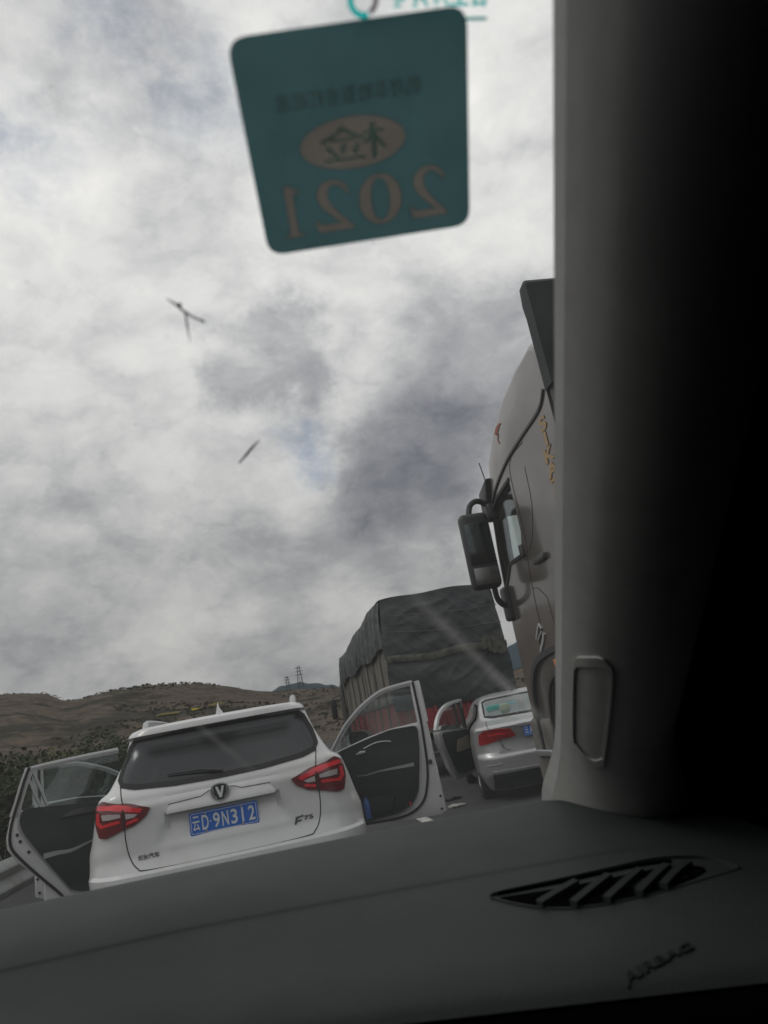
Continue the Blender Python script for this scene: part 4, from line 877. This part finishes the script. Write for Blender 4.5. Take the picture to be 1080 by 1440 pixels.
ribbon(b, [(.88, 2.02), (1.02, 2.12), (1.14, 2.14)], .006, L, .002, -.01, .08); ribbon(b, [(.88, 2.02), (.86, 1.72)], .006, L, .002, -.01, .08)
b.build('panel_gap', M['seam'], bt_)
b = MB(); b.bbox(xl - .035, xl + .01, .70, .92, 2.28, 2.33, .01); b.bbox(xl - .03, xl + .01, 1.11, 1.17, 2.40, 2.50, .01); b.build('door_handle', M['badge'], bt_)
# roof deflector and rear wall
b = rounded_prism([(-.13, 3.30), (-.13, 4.07), (-.09, 4.11), (-.01, 4.10), (.01, 3.98), (-.005, 3.85), (-.005, 3.30)], xl - .01, xr + .01, .03, 3); b.build('roof_deflector', mat('deflector_plastic', (.012, .016, .019), .6, spec=.3, noise_=((.026, .030, .032), 5, .4, .7)), bt_, ang=40)
b = MB(); b.bbox(xl + .01, xr - .01, -.09, -.004, .95, 3.62, .03);  b.build('rear_wall', M['dkplastic'], bt_, ang=40)
b = MB(); b.tube(smooth_path([(xl + .08, -.13, 3.30), (xl + .09, -.16, 3.52), (xl + .20, -.18, 3.62), (xl + .50, -.18, 3.64), (xl + .75, -.16, 3.52), (xl + .70, -.15, 3.30), (xl + .40, -.16, 3.22), (xl + .08, -.13, 3.30)], 6), .022, 8); b.build('air_hose', M['dkplastic'], bt_)
b = MB(); patch(b, round_poly([(xl + .12, 3.26), (xl + .72, 3.30), (xl + .70, 3.56), (xl + .14, 3.56)], .06), lambda a, z, d: (a, -.105 - d, z), .03, 0, .5, close=True); b.build('rear_wall_panel', M['brown'], bt_)
# front visor, antenna
b = MB(); b.add([(xl - .03, 1.58, 3.23), (xl - .03, 1.86, 3.17), (xl - .03, 1.88, 2.93), (xl - .03, 1.74, 2.90), (xr + .03, 1.58, 3.23), (xr + .03, 1.86, 3.17), (xr + .03, 1.88, 2.93), (xr + .03, 1.74, 2.90)],
                [(0, 1, 2, 3), (4, 5, 6, 7), (0, 1, 5, 4), (1, 2, 6, 5), (2, 3, 7, 6), (3, 0, 4, 7)]); b.build('sun_visor', M['dkplastic'], bt_, bevel=.02)
b = MB(); b.tube([(xl + .02, 1.70, 3.18), (xl + .0, 1.72, 3.42)], .005, 5); b.build('antenna', M['black'], bt_)
# mirror on the left front corner: two arms, tall housing, two panes
mp = [(0, .0)]
MXc, MYc = LX(1.89), 1.55
b = MB(); b.bbox(MXc - .13, MXc + .13, MYc, MYc + .13, 2.26, 2.93, .05); mi = b.build('wing_mirror', M['dkplastic'], bt_, ang=50)
b = MB(); b.bbox(MXc - .11, MXc + .11, MYc - .006, MYc + .01, 2.47, 2.83, .004); b.build('mirror_glass', mat('dark_mirror', (.07, .08, .085), .12, .9), mi); 
b = MB(); b.bbox(MXc - .105, MXc + .105, MYc - .008, MYc + .01, 2.29, 2.44, .004); b.build('wide_mirror_glass', mat('wide_mirror', (.22, .22, .22), .25, .9), mi)
b = MB(); b.tube(smooth_path([(xl + .03, 1.72, 2.97), (MXc + .12, 1.70, 3.06), (MXc + .02, 1.66, 3.02), (MXc - .03, 1.62, 2.90)], 5), .026, 8); b.tube(smooth_path([(xl + .0, 1.80, 2.20), (MXc + .16, 1.74, 2.12), (MXc + .08, 1.66, 2.17), (MXc + .06, 1.62, 2.28)], 5), .026, 8)
b.bbox(xl - .05, xl + .06, 1.70, 1.84, 1.98, 2.28, .03); b.bbox(xl - .05, xl + .06, 1.64, 1.76, 2.86, 3.02, .03); b.build('mirror_arm', M['dkplastic'], mi)
# emblem, lettering and painted marks
b = MB(); ribbon(b, [(1.30, 1.76), (1.18, 1.86), (1.14, 1.82)], .018, L, .012, 0, .03); ribbon(b, [(1.27, 1.66), (1.15, 1.74), (1.12, 1.78)], .028, L, .012, 0, .03); ribbon(b, [(1.27, 1.745), (1.15, 1.80)], .012, L, .012, 0, .03); b.build('cab_emblem', M['chrome'], bt_)
b = MB(); patch(b, [(1.275, 1.75), (1.16, 1.83), (1.15, 1.80), (1.26, 1.70)], L, .006, 0, .2); b.build('emblem_back', M['seam'], bt_)
om = mat('gold_lettering', (.40, .27, .12), .5)
for i, (ch, a, z) in enumerate((('S', .155, 3.13), ('I', .165, 3.02), ('K', .175, 2.91), ('A', .185, 2.80), ('7', .195, 2.69), ('/', .200, 2.59))):
    me = text_mesh(ch, .135, .001, 1.9, .005)
    for v in me.vertices: v.co = Vector((xl - .004 - v.co.z, a + .03 - v.co.x, z + v.co.y))
    link('side_lettering', me, om, bt_, 30)
pm = mat('faded_red_mark', (.34, .10, .07), .6)
b = MB(); patch(b, [(1.05, 3.46), (1.12, 3.44), (1.16, 3.47), (1.10, 3.50), (1.00, 3.50), (.96, 3.48), (1.02, 3.475)], L, .0035, 0, .2); ribbon(b, [(1.08, 3.44), (1.12, 3.40), (1.10, 3.36)], .014, L, .0035, 0, .03); b.build('painted_mark', pm, bt_)
# wheel arch, fender, marker light, steps, bumper, wheels
b = MB(); ribbon(b, smooth_path([(1.66, .86), (1.66, 1.20), (1.60, 1.42), (1.42, 1.575), (1.10, 1.635), (.70, 1.64), (.30, 1.60)], 4), .045, L, .03, -.02, .06); b.build('fender_lip', M['dkplastic'], bt_)
b = MB(); ribbon(b, smooth_path([(1.36, .90), (1.36, 1.15), (1.28, 1.34), (1.12, 1.45), (.90, 1.47), (.60, 1.47), (.30, 1.42)], 4), .028, L, .022, -.02, .06); b.build('arch_trim', M['badge'], bt_)
pl = smooth_path([(1.33, .60), (1.33, 1.12), (1.24, 1.33), (1.08, 1.43), (.85, 1.445), (.30, 1.42), (-.3, 1.2), (-.3, .60)], 4)
boolean(cab, cutter(bt_, prism([(a, z) for a, z in pl], xl - .2, xl + .55)), ang=30)
b = MB(); b.box(xl + .55, xl + .60, -.3, 1.4, .6, 1.45); b.build('wheel_housing', M['black'], bt_)
b = MB(); b.bbox(xl - .022, xl + .0, .93, 1.02, 1.52, 1.57, .006); b.build('marker_light', M['amber'], bt_)
b = MB(); b.bbox(xl - .02, xl + .55, 1.40, 1.93, .36, 1.16, .05); b.bbox(xl + .55, xr + .02, 1.55, 1.93, .36, .95, .05); bp_ = b.build('bumper', M['dusty'], bt_, ang=50)
b = MB()
for z_ in (.52, .86): b.bbox(xl - .05, xl + .10, 1.44, 1.82, z_, z_ + .05, .01)
b.build('step', M['alu'], bp_)
b = MB(); b.bbox(xl + .03, xl + .40, 1.925, 1.94, .60, .86, .01); b.build('headlight', M['clear'], bt_)
for sg in (-1, 1):
    wheel(bt_, sg * 1.05, .62, .52, .32, sg); wheel(bt_, sg * .98, -2.9, .52, .50, sg); wheel(bt_, sg * .98, -4.2, .52, .50, sg)
b = MB(); b.box(-.42, .42, -5.0, 1.5, .60, .88); b.build('chassis', steel, bt_)
MB().bbox(xl + .02, xl + .55, -1.9, -.6, .45, 1.0, .06).build('fuel_tank', M['alu'], bt_); MB().bbox(xr - .55, xr - .02, -1.9, -.6, .45, 1.0, .06).build('battery_box', M['alu'], bt_)

# ================================================================== the car we sit in
own = empty('own_car', (0, 0, 0), 0, 'dark interior of the car the photo is taken from: windscreen, dashboard and right windscreen pillar', 'car')
GB, GS = 1.36 + .235 + .554 * .256, .554           # windscreen plane: z = GB - GS * y
def gz(y): return GB - GS * y
gn = Vector((0, GS, 1)).normalized()
gdir = Vector((0, 1, -GS)).normalized()
def G3(x, s_, d=0):          # x across, s_ metres down the slope from y=.2 ; d>0 = towards the cabin
    o_ = Vector((0, .2, gz(.2))) + gdir * s_ - gn * d; return (x, o_.y, o_.z)
def glass_hit(px, py):
    v = cam.matrix_world.to_3x3() @ Vector(((px - 540) / 1050, (720 - py) / 1050, -1)); t_ = (GB - EYE) / (v.z + GS * v.y); q = Vector((0, 0, EYE)) + v * t_
    return q.x, (q - Vector((q.x, .2, gz(.2)))).dot(gdir)

wg = glass_mat('windscreen_glass', (.965, .97, .97), .02, .01, .0)
# dust film and soft streaks: a thin diffuse layer whose density follows the glass surface (object coordinates)
t = wg.node_tree; outn = [n for n in t.nodes if n.type == 'OUTPUT_MATERIAL'][0]; prev = outn.inputs[0].links[0].from_socket
tcn = t.nodes.new('ShaderNodeTexCoord'); df = t.nodes.new('ShaderNodeBsdfDiffuse'); df.inputs[0].default_value = (.55, .55, .53, 1); tl_ = t.nodes.new('ShaderNodeBsdfTranslucent'); tl_.inputs[0].default_value = (.55, .55, .53, 1)
ds = t.nodes.new('ShaderNodeAddShader'); t.links.new(df.outputs[0], ds.inputs[0]); t.links.new(tl_.outputs[0], ds.inputs[1])
def wm(op, a, b_=None, c_=None, clamp=False):
    n = t.nodes.new('ShaderNodeMath'); n.operation = op; n.use_clamp = clamp
    for i, v in enumerate((a, b_, c_)):
        if v is None: continue
        if isinstance(v, (int, float)): n.inputs[i].default_value = v
        else: t.links.new(v, n.inputs[i])
    return n.outputs[0]
sp_ = t.nodes.new('ShaderNodeSeparateXYZ'); t.links.new(tcn.outputs['Object'], sp_.inputs[0])
nz_ = t.nodes.new('ShaderNodeTexNoise'); nz_.inputs['Scale'].default_value = 14; nz_.inputs['Detail'].default_value = 8; t.links.new(tcn.outputs['Object'], nz_.inputs['Vector'])
nz2 = t.nodes.new('ShaderNodeTexNoise'); nz2.inputs['Scale'].default_value = 90; nz2.inputs['Detail'].default_value = 5; t.links.new(tcn.outputs['Object'], nz2.inputs['Vector'])
film = wm('MULTIPLY_ADD', nz_.outputs[0], .034, .016)
def film_streak(p0, p1, wid, amt):
    """soft streak between two photo points, added to the film on the glass"""
    global film
    (ax, as_), (bx, bs_) = glass_hit(*p0), glass_hit(*p1)
    A = Vector(G3(ax, as_)); Bv = Vector(G3(bx, bs_)); d = Bv - A; Ln = d.length; d /= Ln; nn = d.cross(gn).normalized()
    vs_ = t.nodes.new('ShaderNodeVectorMath'); vs_.operation = 'SUBTRACT'; t.links.new(tcn.outputs['Object'], vs_.inputs[0]); vs_.inputs[1].default_value = A
    du = t.nodes.new('ShaderNodeVectorMath'); du.operation = 'DOT_PRODUCT'; t.links.new(vs_.outputs[0], du.inputs[0]); du.inputs[1].default_value = d / Ln
    dv = t.nodes.new('ShaderNodeVectorMath'); dv.operation = 'DOT_PRODUCT'; t.links.new(vs_.outputs[0], dv.inputs[0]); dv.inputs[1].default_value = nn / wid
    u = du.outputs['Value']; v = wm('ABSOLUTE', dv.outputs['Value'])
    across = wm('SUBTRACT', 1.0, v, clamp=True); along = wm('MULTIPLY', wm('MULTIPLY', u, 5.0, clamp=True), wm('MULTIPLY', wm('SUBTRACT', 1.0, u), 2.5, clamp=True), clamp=True)
    k = wm('MULTIPLY', wm('MULTIPLY', across, along), wm('MULTIPLY', nz_.outputs[0], amt * 1.8)); film = wm('ADD', film, k)
film_streak((555, 815), (790, 1045), .0075, .110); film_streak((640, 900), (830, 1075), .0060, .065); film_streak((230, 985), (380, 1110), .0050, .065); film_streak((130, 975), (215, 1030), .0022, .035); film_streak((18, 318), (145, 440), .0006, -.25)
sp2 = wm('MULTIPLY', wm('SUBTRACT', nz2.outputs[0], .72, clamp=True), 1.6); film = wm('ADD', film, sp2, clamp=True)
mxs = t.nodes.new('ShaderNodeMixShader'); t.links.new(film, mxs.inputs[0]); t.links.new(prev, mxs.inputs[1]); t.links.new(ds.outputs[0], mxs.inputs[2]); t.links.new(mxs.outputs[0], outn.inputs[0])
XL, XR, GBOT, GTOP = -1.02, .46, .95, -.22     # glass outline: metres down slope
b = MB(); b.add([G3(XL - .12, .93, -.004), G3(.47, .93, -.004), G3(.19, GTOP, -.004), G3(-.80, GTOP, -.004)], [(0, 1, 2, 3)]); b.build('windscreen', wg, own)

# dashboard
dead_black_m = mat('dead_black', (.004, .004, .004), 1.0, spec=0)  # dead black for the shaded fascia, the vent opening and the side sheet
dm = mat('dashboard_plastic', (.047, .055, .054), .62, spec=.2, noise_=((.039, .046, .045), 18, .35, .7), bump=(420, .35, .0012))
dp = smooth_path([(.965, 1.195), (.93, 1.226), (.895, 1.236), (.84, 1.235), (.75, 1.2265), (.672, 1.2158), (.655, 1.2118), (.60, 1.204), (.575, 1.200), (.54, 1.194), (.50, 1.186), (.475, 1.176), (.466, 1.166)], 5)
fp = [(.467, 1.164), (.460, 1.150), (.458, 1.12), (.47, 1.0), (.50, .85)]
def eshift(x): return -.37 * (max(-.10, min(.45, x)) - .31)
def crown(x): return .012 * (1 - ((x + .28) / .75) ** 2) - .022 * sstep(.27, .40, x)
b = MB(); n = len(dp) - 1
b.grid(70, n, lambda u, v: (-1.15 + 1.62 * u, dp[round(v * n)][0] + eshift(-1.15 + 1.62 * u) * sstep(.82, .475, dp[round(v * n)][0]), dp[round(v * n)][1] + crown(-1.15 + 1.62 * u) * (.3 + .7 * sstep(.4, .8, dp[round(v * n)][0]))))
dash = b.build('dashboard', dm, own, ang=70, fix=False)
b = MB(); b.grid(70, 4, lambda u, v: (-1.15 + 1.62 * u, fp[round(v * 4)][0] + eshift(-1.15 + 1.62 * u), fp[round(v * 4)][1] + .3 * crown(-1.15 + 1.62 * u))); b.build('dashboard_fascia', dead_black_m, own, ang=70, fix=False)  # fascia coloured near-black to paint in the shade below the dash edge
dz = pchip(sorted([(p[0], p[1]) for p in dp if p[1] > 1.10 and p[0] < .9]))
def dzz(x, y):
    a, c = .40, 1.0            # undo the shear by bisection
    for _ in range(24):
        m_ = (a + c) / 2
        if m_ + eshift(x) * sstep(.82, .475, m_) < y: a = m_
        else: c = m_
    return dz(a)
def DS_(x, y, d): return (x, y, dzz(x, y) + crown(x) * (.3 + .7 * sstep(.4, .8, y)) + d)
def dpx(px, py):             # photo point -> dashboard surface
    v = cam.matrix_world.to_3x3() @ Vector(((px - 540) / 1050, (720 - py) / 1050, -1)); lo, hi = .2, 1.1
    for _ in range(40):
        t_ = (lo + hi) / 2
        if EYE + v.z * t_ > DS_(v.x * t_, v.y * t_, 0)[2]: lo = t_
        else: hi = t_
    return (v.x * t_, v.y * t_)
# defroster vent: recess, louvres, rim
out_ = [dpx(*p) for p in ((704, 1264), (765, 1275), (835, 1273), (905, 1259), (965, 1240), (992, 1224), (965, 1219), (885, 1231), (790, 1250))]
b = MB(); patch(b, smooth_path(out_ + [out_[0]], 4)[:-1], DS_, .0012, -.002, .5); vent = b.build('air_vent', dead_black_m, dash, fix=True)
b = MB()
for p0, p1 in (((760, 1277), (812, 1246)), ((808, 1277), (858, 1237)), ((855, 1271), (902, 1229)), ((900, 1262), (940, 1223)), ((935, 1252), (970, 1219))):
    a0, a1 = dpx(*p0), dpx(*p1); ribbon(b, [a0, a1], .0062, DS_, .0050, .001, .01)
b.build('vent_slat', mat('vent_plastic', (.034, .038, .040), .7, spec=.15), vent)
b = MB(); ribbon(b, smooth_path([dpx(*p) for p in ((690, 1262), (705, 1256), (790, 1238), (880, 1218), (955, 1207), (1000, 1209), (1040, 1222))], 4), .0016, DS_, .0024, -.002, .008)
ribbon(b, smooth_path([dpx(*p) for p in ((690, 1262), (725, 1271), (780, 1278), (850, 1272), (940, 1252), (1000, 1234), (1040, 1222))], 4), .0012, DS_, .0008, -.002, .008)
b.build('vent_rim', dm, vent)
b = MB(); ribbon(b, smooth_path([dpx(*p) for p in ((700, 1258), (790, 1241), (880, 1222), (945, 1213))], 4), .0016, DS_, .0022, -.002, .008); b.build('vent_groove', dead_black_m, vent)
# moulded AIRBAG lettering
ax_, ay_ = dpx(926, 1354)
me = text_mesh('AIRBAG', .0145, .0006, 1, .0003)
for v in me.vertices: v.co = Vector(DS_(ax_ + v.co.x, ay_ + v.co.y * .55, .0008 + v.co.z))
link('airbag_lettering', me, mat('moulded_lettering', (.032, .037, .037), .8, spec=.1), dash, 30)

# right windscreen pillar trim: a section swept down the glass edge
pmat = mat('pillar_trim_fabric', (.54, .535, .515), .8, spec=.2, noise_=((.48, .475, .46), 30, .4, .7), bump=(500, .3, .0008))
E0 = Vector((.1545, .2128, gz(.2128))); E1 = Vector((.3097, .8788, gz(.8788))); pv = (E1 - E0).normalized()
pa = (Vector((1, 0, 0)) - pv * pv.x).normalized(); pn = pa.cross(pv).normalized()
if pn.z > 0: pn = -pn
sec = smooth_path([(-.004, -.012), (0, 0), (.005, .012), (.013, .026), (.024, .038), (.037, .047), (.053, .053), (.071, .053), (.089, .045), (.103, .028), (.112, .002), (.114, -.018)], 4)
EP = smooth_path([(E0 - pv * .30), E0, E0 + pv * .2, E0 + pv * .4, E0 + pv * .6, E1, E1 + pv * .05, E1 + pv * .13], 6)
ns = len(sec) - 1; ne = len(EP) - 1
def pill(u, v, d=0.0):
    k = min(ne, u * ne); i = int(min(ne - 1, math.floor(k))); fr_ = k - i; c = Vector(EP[i]).lerp(Vector(EP[i + 1]), fr_)
    kk = v * ns; j = int(min(ns - 1, math.floor(kk))); f2 = kk - j; s0 = Vector(sec[j]).lerp(Vector(sec[j + 1]), f2); tn = (Vector(sec[j + 1]) - Vector(sec[j])).normalized(); nr = Vector((-tn.y, tn.x))
    al = (c - E0).dot(pv); fl = sstep(.62, .84, al)      # the foot flares towards the windscreen base
    s0 = s0 + nr * d
    return tuple(c + pa * (s0.x * (1 + .5 * fl) - .012 * fl ** 2) + pn * s0.y * (1 + .9 * fl))
b = MB(); b.grid(90, ns, lambda u, v: pill(u, v)); pil = b.build('pillar_trim', pmat, own, ang=70)
# moulded cap in the pillar trim: raised rounded rectangle rim
cap_ = smooth_path([(.482, .22), (.472, .30), (.474, .345), (.490, .375), (.586, .375), (.602, .350), (.608, .30), (.602, .22), (.590, .185), (.505, .175), (.488, .19), (.482, .22)], 4)[:-1]
b = MB(); ribbon(b, cap_, .010, lambda a, c, d: pill(a, c, d), .0022, -.001, .008, closed=True); b.build('airbag_cap_rim', pmat, pil, ang=60)

# cabin shell: header, roof lining, right door card with an added black sheet that keeps side light out, rear wall
lin = mat('roof_lining', (.03, .03, .03), 1.0, spec=0); dk = mat('black_cabin_plastic', (.010, .010, .010), 1.0, spec=0)
b = MB(); b.box(-1.1, .46, -2.6, .03, 1.76, 1.79); b.add([G3(-1.1, -.20, .0), G3(.46, -.20, .0), (.46, -.02, 1.76), (-1.1, -.02, 1.76)], [(0, 1, 2, 3)]); b.build('roof_lining', lin, own)
b = MB(); b.box(-1.2, .48, -2.65, -2.6, .3, 1.83); b.box(-1.2, .48, -2.6, .9, .30, .35); b.box(-1.2, .48, .88, .98, .30, 1.17); b.box(-1.22, -1.17, -2.6, 1.0, .30, 1.83); b.build('cabin_shell', dk, own)  # unseen left wall closed over its windows to darken the dash
b = MB(); b.box(.47, .51, -2.6, 1.10, .30, 1.17); b.build('door_card', dk, own)
def side_sheet_pt(u, v):
    z = .95 + .83 * v; yf = (GB - z) / GS + .02; return (.262 + (1.577 - z) * .44 + .003 * math.sin(u * 90), -2.6 + (min(yf, 1.12) + 2.6) * u, z)
b = MB(); b.grid(60, 24, side_sheet_pt); b.build('added_side_sheet', dead_black_m, own, ang=70)  # black sheet added over the right side window to block its light
for xx in (-.72, .02):
    MB().bbox(xx - .17, xx + .15, .0, .02, 1.52, 1.70, .009).build('sun_visor', lin, own)  # visors added out of view to keep high sky light off the dash
b = MB(); b.box(-.98, .18, -.75, -.60, .45, 1.15); b.build('seat', dk, own)

# ------------------------------------------------------------------ stickers on the glass
teal = bpy.data.materials.new('sticker_teal'); teal.use_nodes = True
def trans_mat(name, base, trans):
    m = bpy.data.materials.new(name); m.use_nodes = True; q = m.node_tree; q.nodes.clear(); o_ = q.nodes.new('ShaderNodeOutputMaterial')
    a = q.nodes.new('ShaderNodeBsdfDiffuse'); a.inputs[0].default_value = (*base, 1); c = q.nodes.new('ShaderNodeBsdfTranslucent'); c.inputs[0].default_value = (*trans, 1)
    n = q.nodes.new('ShaderNodeTexNoise'); n.inputs['Scale'].default_value = 45; n.inputs['Detail'].default_value = 5; tc_ = q.nodes.new('ShaderNodeTexCoord'); q.links.new(tc_.outputs['Object'], n.inputs['Vector'])
    hs = q.nodes.new('ShaderNodeMix'); hs.data_type = 'RGBA'; hs.inputs[6].default_value = (*[v * .88 for v in trans], 1); hs.inputs[7].default_value = (*[v * 1.12 for v in trans], 1); q.links.new(n.outputs[0], hs.inputs[0]); q.links.new(hs.outputs[2], c.inputs[0])
    s_ = q.nodes.new('ShaderNodeAddShader'); q.links.new(a.outputs[0], s_.inputs[0]); q.links.new(c.outputs[0], s_.inputs[1]); q.links.new(s_.outputs[0], o_.inputs[0]); return m
bpy.data.materials.remove(teal)
teal = trans_mat('sticker_teal', (.03, .05, .055), (.220, .312, .322)); inkm = trans_mat('sticker_letters', (.08, .075, .07), (.345, .330, .310)); dkink = trans_mat('sticker_dark_print', (.05, .04, .035), (.86, .76, .70)); dk2 = trans_mat('sticker_green_print', (.02, .05, .05), (.55, .74, .74))
corners = [glass_hit(*p) for p in ((317, 53), (655, 5), (659, 314), (378, 358))]
def bil(u, v):               # u right 0..1, v down 0..1 on the sticker
    a, b_, c_, d_ = [Vector(c) for c in corners]; return (a * (1 - u) + b_ * u) * (1 - v) + (d_ * (1 - u) + c_ * u) * v
SF = lambda x, z, d: G3(*bil(x + .5, .5 - z), d)      # unit square
b = MB(); sq = round_poly([(-.5, -.5), (.5, -.5), (.5, .5), (-.5, .5)], .085, 5); patch(b, sq, SF, .0016, .0012, 2, close=True)
stk = b.build('inspection_sticker', teal, None, ang=20); tag(stk, 'dark teal rounded inspection sticker reading 2021 backwards, on the windscreen above', 'sticker')
def add_ink(name, mesh_or_mb, cut_only=False): pass
def ink_from(me, name, mapper):
    """letters cut out of the sticker film and filled with the thinner printed ink"""
    for v in me.vertices: v.co = Vector(mapper(v.co.x, v.co.y, .0014 + (.0012 if v.co.z > 0 else -.0012)))
    me.materials.clear(); me.materials.append(teal)
    c = bpy.data.objects.new('cut', me); COL.objects.link(c); bpy.context.view_layer.update(); boolean(stk, c, ang=20)
def fit_text(txt, w_, h_, cx_, cy_, mirror=True, bold=0.0, thick=.01):
    me = text_mesh(txt, 1, thick, 1, bold); xs = [v.co.x for v in me.vertices]; ys = [v.co.y for v in me.vertices]; kx, ky = w_ / (max(xs) - min(xs)), h_ / (max(ys) - min(ys)); my = (max(ys) + min(ys)) / 2
    for v in me.vertices: v.co = Vector(((-1 if mirror else 1) * v.co.x * kx + cx_, (v.co.y - my) * ky + cy_, v.co.z))
    return me
TWO = [(.05, .72), (.12, .88), (.28, .98), (.48, 1.0), (.70, .95), (.84, .80), (.84, .62), (.72, .45), (.50, .28), (.32, .15), (.70, .15), (.84, .17), (.92, .27), (.97, .27), (.90, 0), (.02, 0), (.02, .05), (.35, .34), (.52, .52), (.60, .68), (.58, .82), (.46, .90), (.32, .89), (.18, .80), (.10, .70)]
ONE = [(.15, .86), (.50, 1.0), (.66, 1.0), (.66, .12), (.70, .05), (.88, .03), (.88, 0), (.15, 0), (.15, .03), (.36, .05), (.40, .12), (.40, .80), (.36, .86), (.18, .82)]
for ch, cx_, wd in (('2', .295, .195), ('0', .065, .205), ('2', -.165, .195), ('1', -.355, .145)):
    for first in (True, False):
        b = MB(); d1, d0 = (.0026, .0002) if first else (.00155, .00125)
        if ch == '0':
            ribbon(b, [(cx_ + wd * .36 * math.cos(a / 36 * 6.2832), -.29 + .118 * math.sin(a / 36 * 6.2832)) for a in range(36)], lambda t_: .020 + .038 * abs(math.cos(t_ * 6.2832)) ** 1.5, SF, d1, d0, .02, closed=True)
        else:
            P_ = [(cx_ - (x - .5) * wd, -.42 + z * .262) for x, z in (TWO if ch == '2' else ONE)]; patch(b, P_, SF, d1, d0, 2, close=True)
        if first: c = b.build('cut', teal, None); bpy.context.view_layer.update(); boolean(stk, c, ang=20)
        else: b.build('year_digit', inkm, stk, ang=20)
def ell(n=40, rx=.240, ry=.120, cx_=-.035, cy_=-.0): return [(cx_ + rx * math.cos(2 * math.pi * k / n), cy_ + ry * math.sin(2 * math.pi * k / n)) for k in range(n)]
for first in (True, False):
    b = MB(); patch(b, ell(), SF, .0026 if first else .00155, .0002 if first else .00125, 2, close=True)
    if first: c = b.build('cut', teal, None); bpy.context.view_layer.update(); boolean(stk, c, ang=20)
    else: b.build('oval_mark', inkm, stk, ang=20)
me = fit_text('检', .30, .165, -.035, -.0, bold=.0)
for v in me.vertices: v.co = Vector(SF(v.co.x, v.co.y, .0018 + (.0001 if v.co.z > 0 else -.0001)))
link('oval_character', me, dk2, stk, 20)
me = fit_text('机动车检验合格标志', .64, .085, -.03, .215, bold=.01)
for v in me.vertices: v.co = Vector(SF(v.co.x, v.co.y + .0 * v.co.x, .0018 + (.0001 if v.co.z > 0 else -.0001)))
link('sticker_print', me, dkink, stk, 20)

# second, clear sticker with turquoise print above it
cyan = trans_mat('turquoise_print', (.02, .25, .26), (.10, .72, .70)); greyp = trans_mat('grey_print', (.2, .2, .2), (.45, .42, .44))
c0 = glass_hit(515, 12); 
film_m = glass_mat('clear_film', (.995, .998, .998), .0, .1)
def CF(x, z, d): return G3(c0[0] + x, c0[1] - z, d - .0062)
b = MB(); patch(b, round_poly([(-.02, -.012), (.060, -.012), (.060, .045), (-.02, .045)], .004), CF, .0010, .0008, 2, close=True); cs = b.build('clear_sticker', film_m, None, ang=20)
tag(cs, 'clear film sticker with turquoise print at the top edge, behind the teal one', 'sticker')
def arc(r_, a0, a1, n=14): return [(r_ * math.cos(R(a0 + (a1 - a0) * i / n)), .002 + r_ * math.sin(R(a0 + (a1 - a0) * i / n))) for i in range(n + 1)]
b = MB(); ribbon(b, arc(.0052, 80, 290), .0022, CF, .0016, .0011, .01); b.build('logo_ring', cyan, cs)
b = MB(); ribbon(b, arc(.0048, 300, 430), .0020, CF, .0016, .0011, .01); b.build('logo_arc', greyp, cs)
me = fit_text('合生活众安', .041, .0085, .0305, .0018, bold=.03)
for v in me.vertices: v.co = Vector(CF(v.co.x, v.co.y + .0015, .0012 + (.0001 if v.co.z > 0 else 0)))
link('sticker_print', me, cyan, cs, 20)
b = MB(); ribbon(b, [(.030, -.0050), (.0505, -.0050)], .0012, CF, .0014, .0011, .01); b.build('sticker_print', trans_mat('pale_turquoise_print', (.1, .3, .3), (.35, .62, .60)), cs)

# ------------------------------------------------------------------ insect remains and dried twigs on the glass
bugm = mat('dried_insect', (.035, .024, .022), .9); twig = mat('dry_twig', (.035, .033, .030), .9)
def gpts(pts, d=-.0055): return [G3(*glass_hit(*p), d) for p in pts]
root_p = G3(*glass_hit(257, 440), -.005)
b = MB(); b.tube(gpts([(234, 428), (246, 435), (258, 445), (272, 454), (287, 460)]), [.0002, .0006, .00065, .0005, .0005], 6); b.tube(gpts([(261, 447), (264, 466), (268, 490)]), [.0005, .00045, .0001], 6); b.tube(gpts([(284, 458), (288, 461)]), [.0007, .0007], 6); o = b.build('dead_insect', bugm, None); 
m = bmesh.new(); bmesh.ops.create_icosphere(m, subdivisions=2, radius=.0011)
q = Vector(G3(*glass_hit(253, 437), -.0055)); b = MB(); b.bm(m, lambda v: tuple(v + q)); b.build('body', mat('insect_body', (.06, .018, .02), .7), o); tag(o, 'Y-shaped dead insect stuck on the windscreen at the left', 'insect')
b = MB(); b.tube(gpts([(337, 660), (347, 649), (356, 638), (367, 627)]), [.0004, .0008, .0008, .0002], 6); o = b.build('dry_stalk', twig, None); tag(o, 'short slanting dry stalk stuck on the windscreen below the insect', 'twig')
spk = MB(); random.seed(3)
for (px, py) in ((267, 402), (318, 408), (313, 467), (315, 471), (134, 562), (190, 606), (432, 683), (528, 348), (562, 776), (107, 109), (70, 128), (640, 392), (652, 398), (36, 405), (200, 415), (235, 480), (355, 445), (175, 640), (410, 560), (500, 610)):
    x, s_ = glass_hit(px, py); r_ = random.uniform(.00018, .00042); n = 7
    spk.add([G3(x + r_ * math.cos(k * 6.283 / n) * random.uniform(.6, 1.2), s_ + r_ * math.sin(k * 6.283 / n), -.0048) for k in range(n)], [tuple(range(n))])
o = spk.build('dirt_specks', twig, None); tag(o, 'fine dirt specks on the outside of the windscreen', 'dirt', kind='stuff')
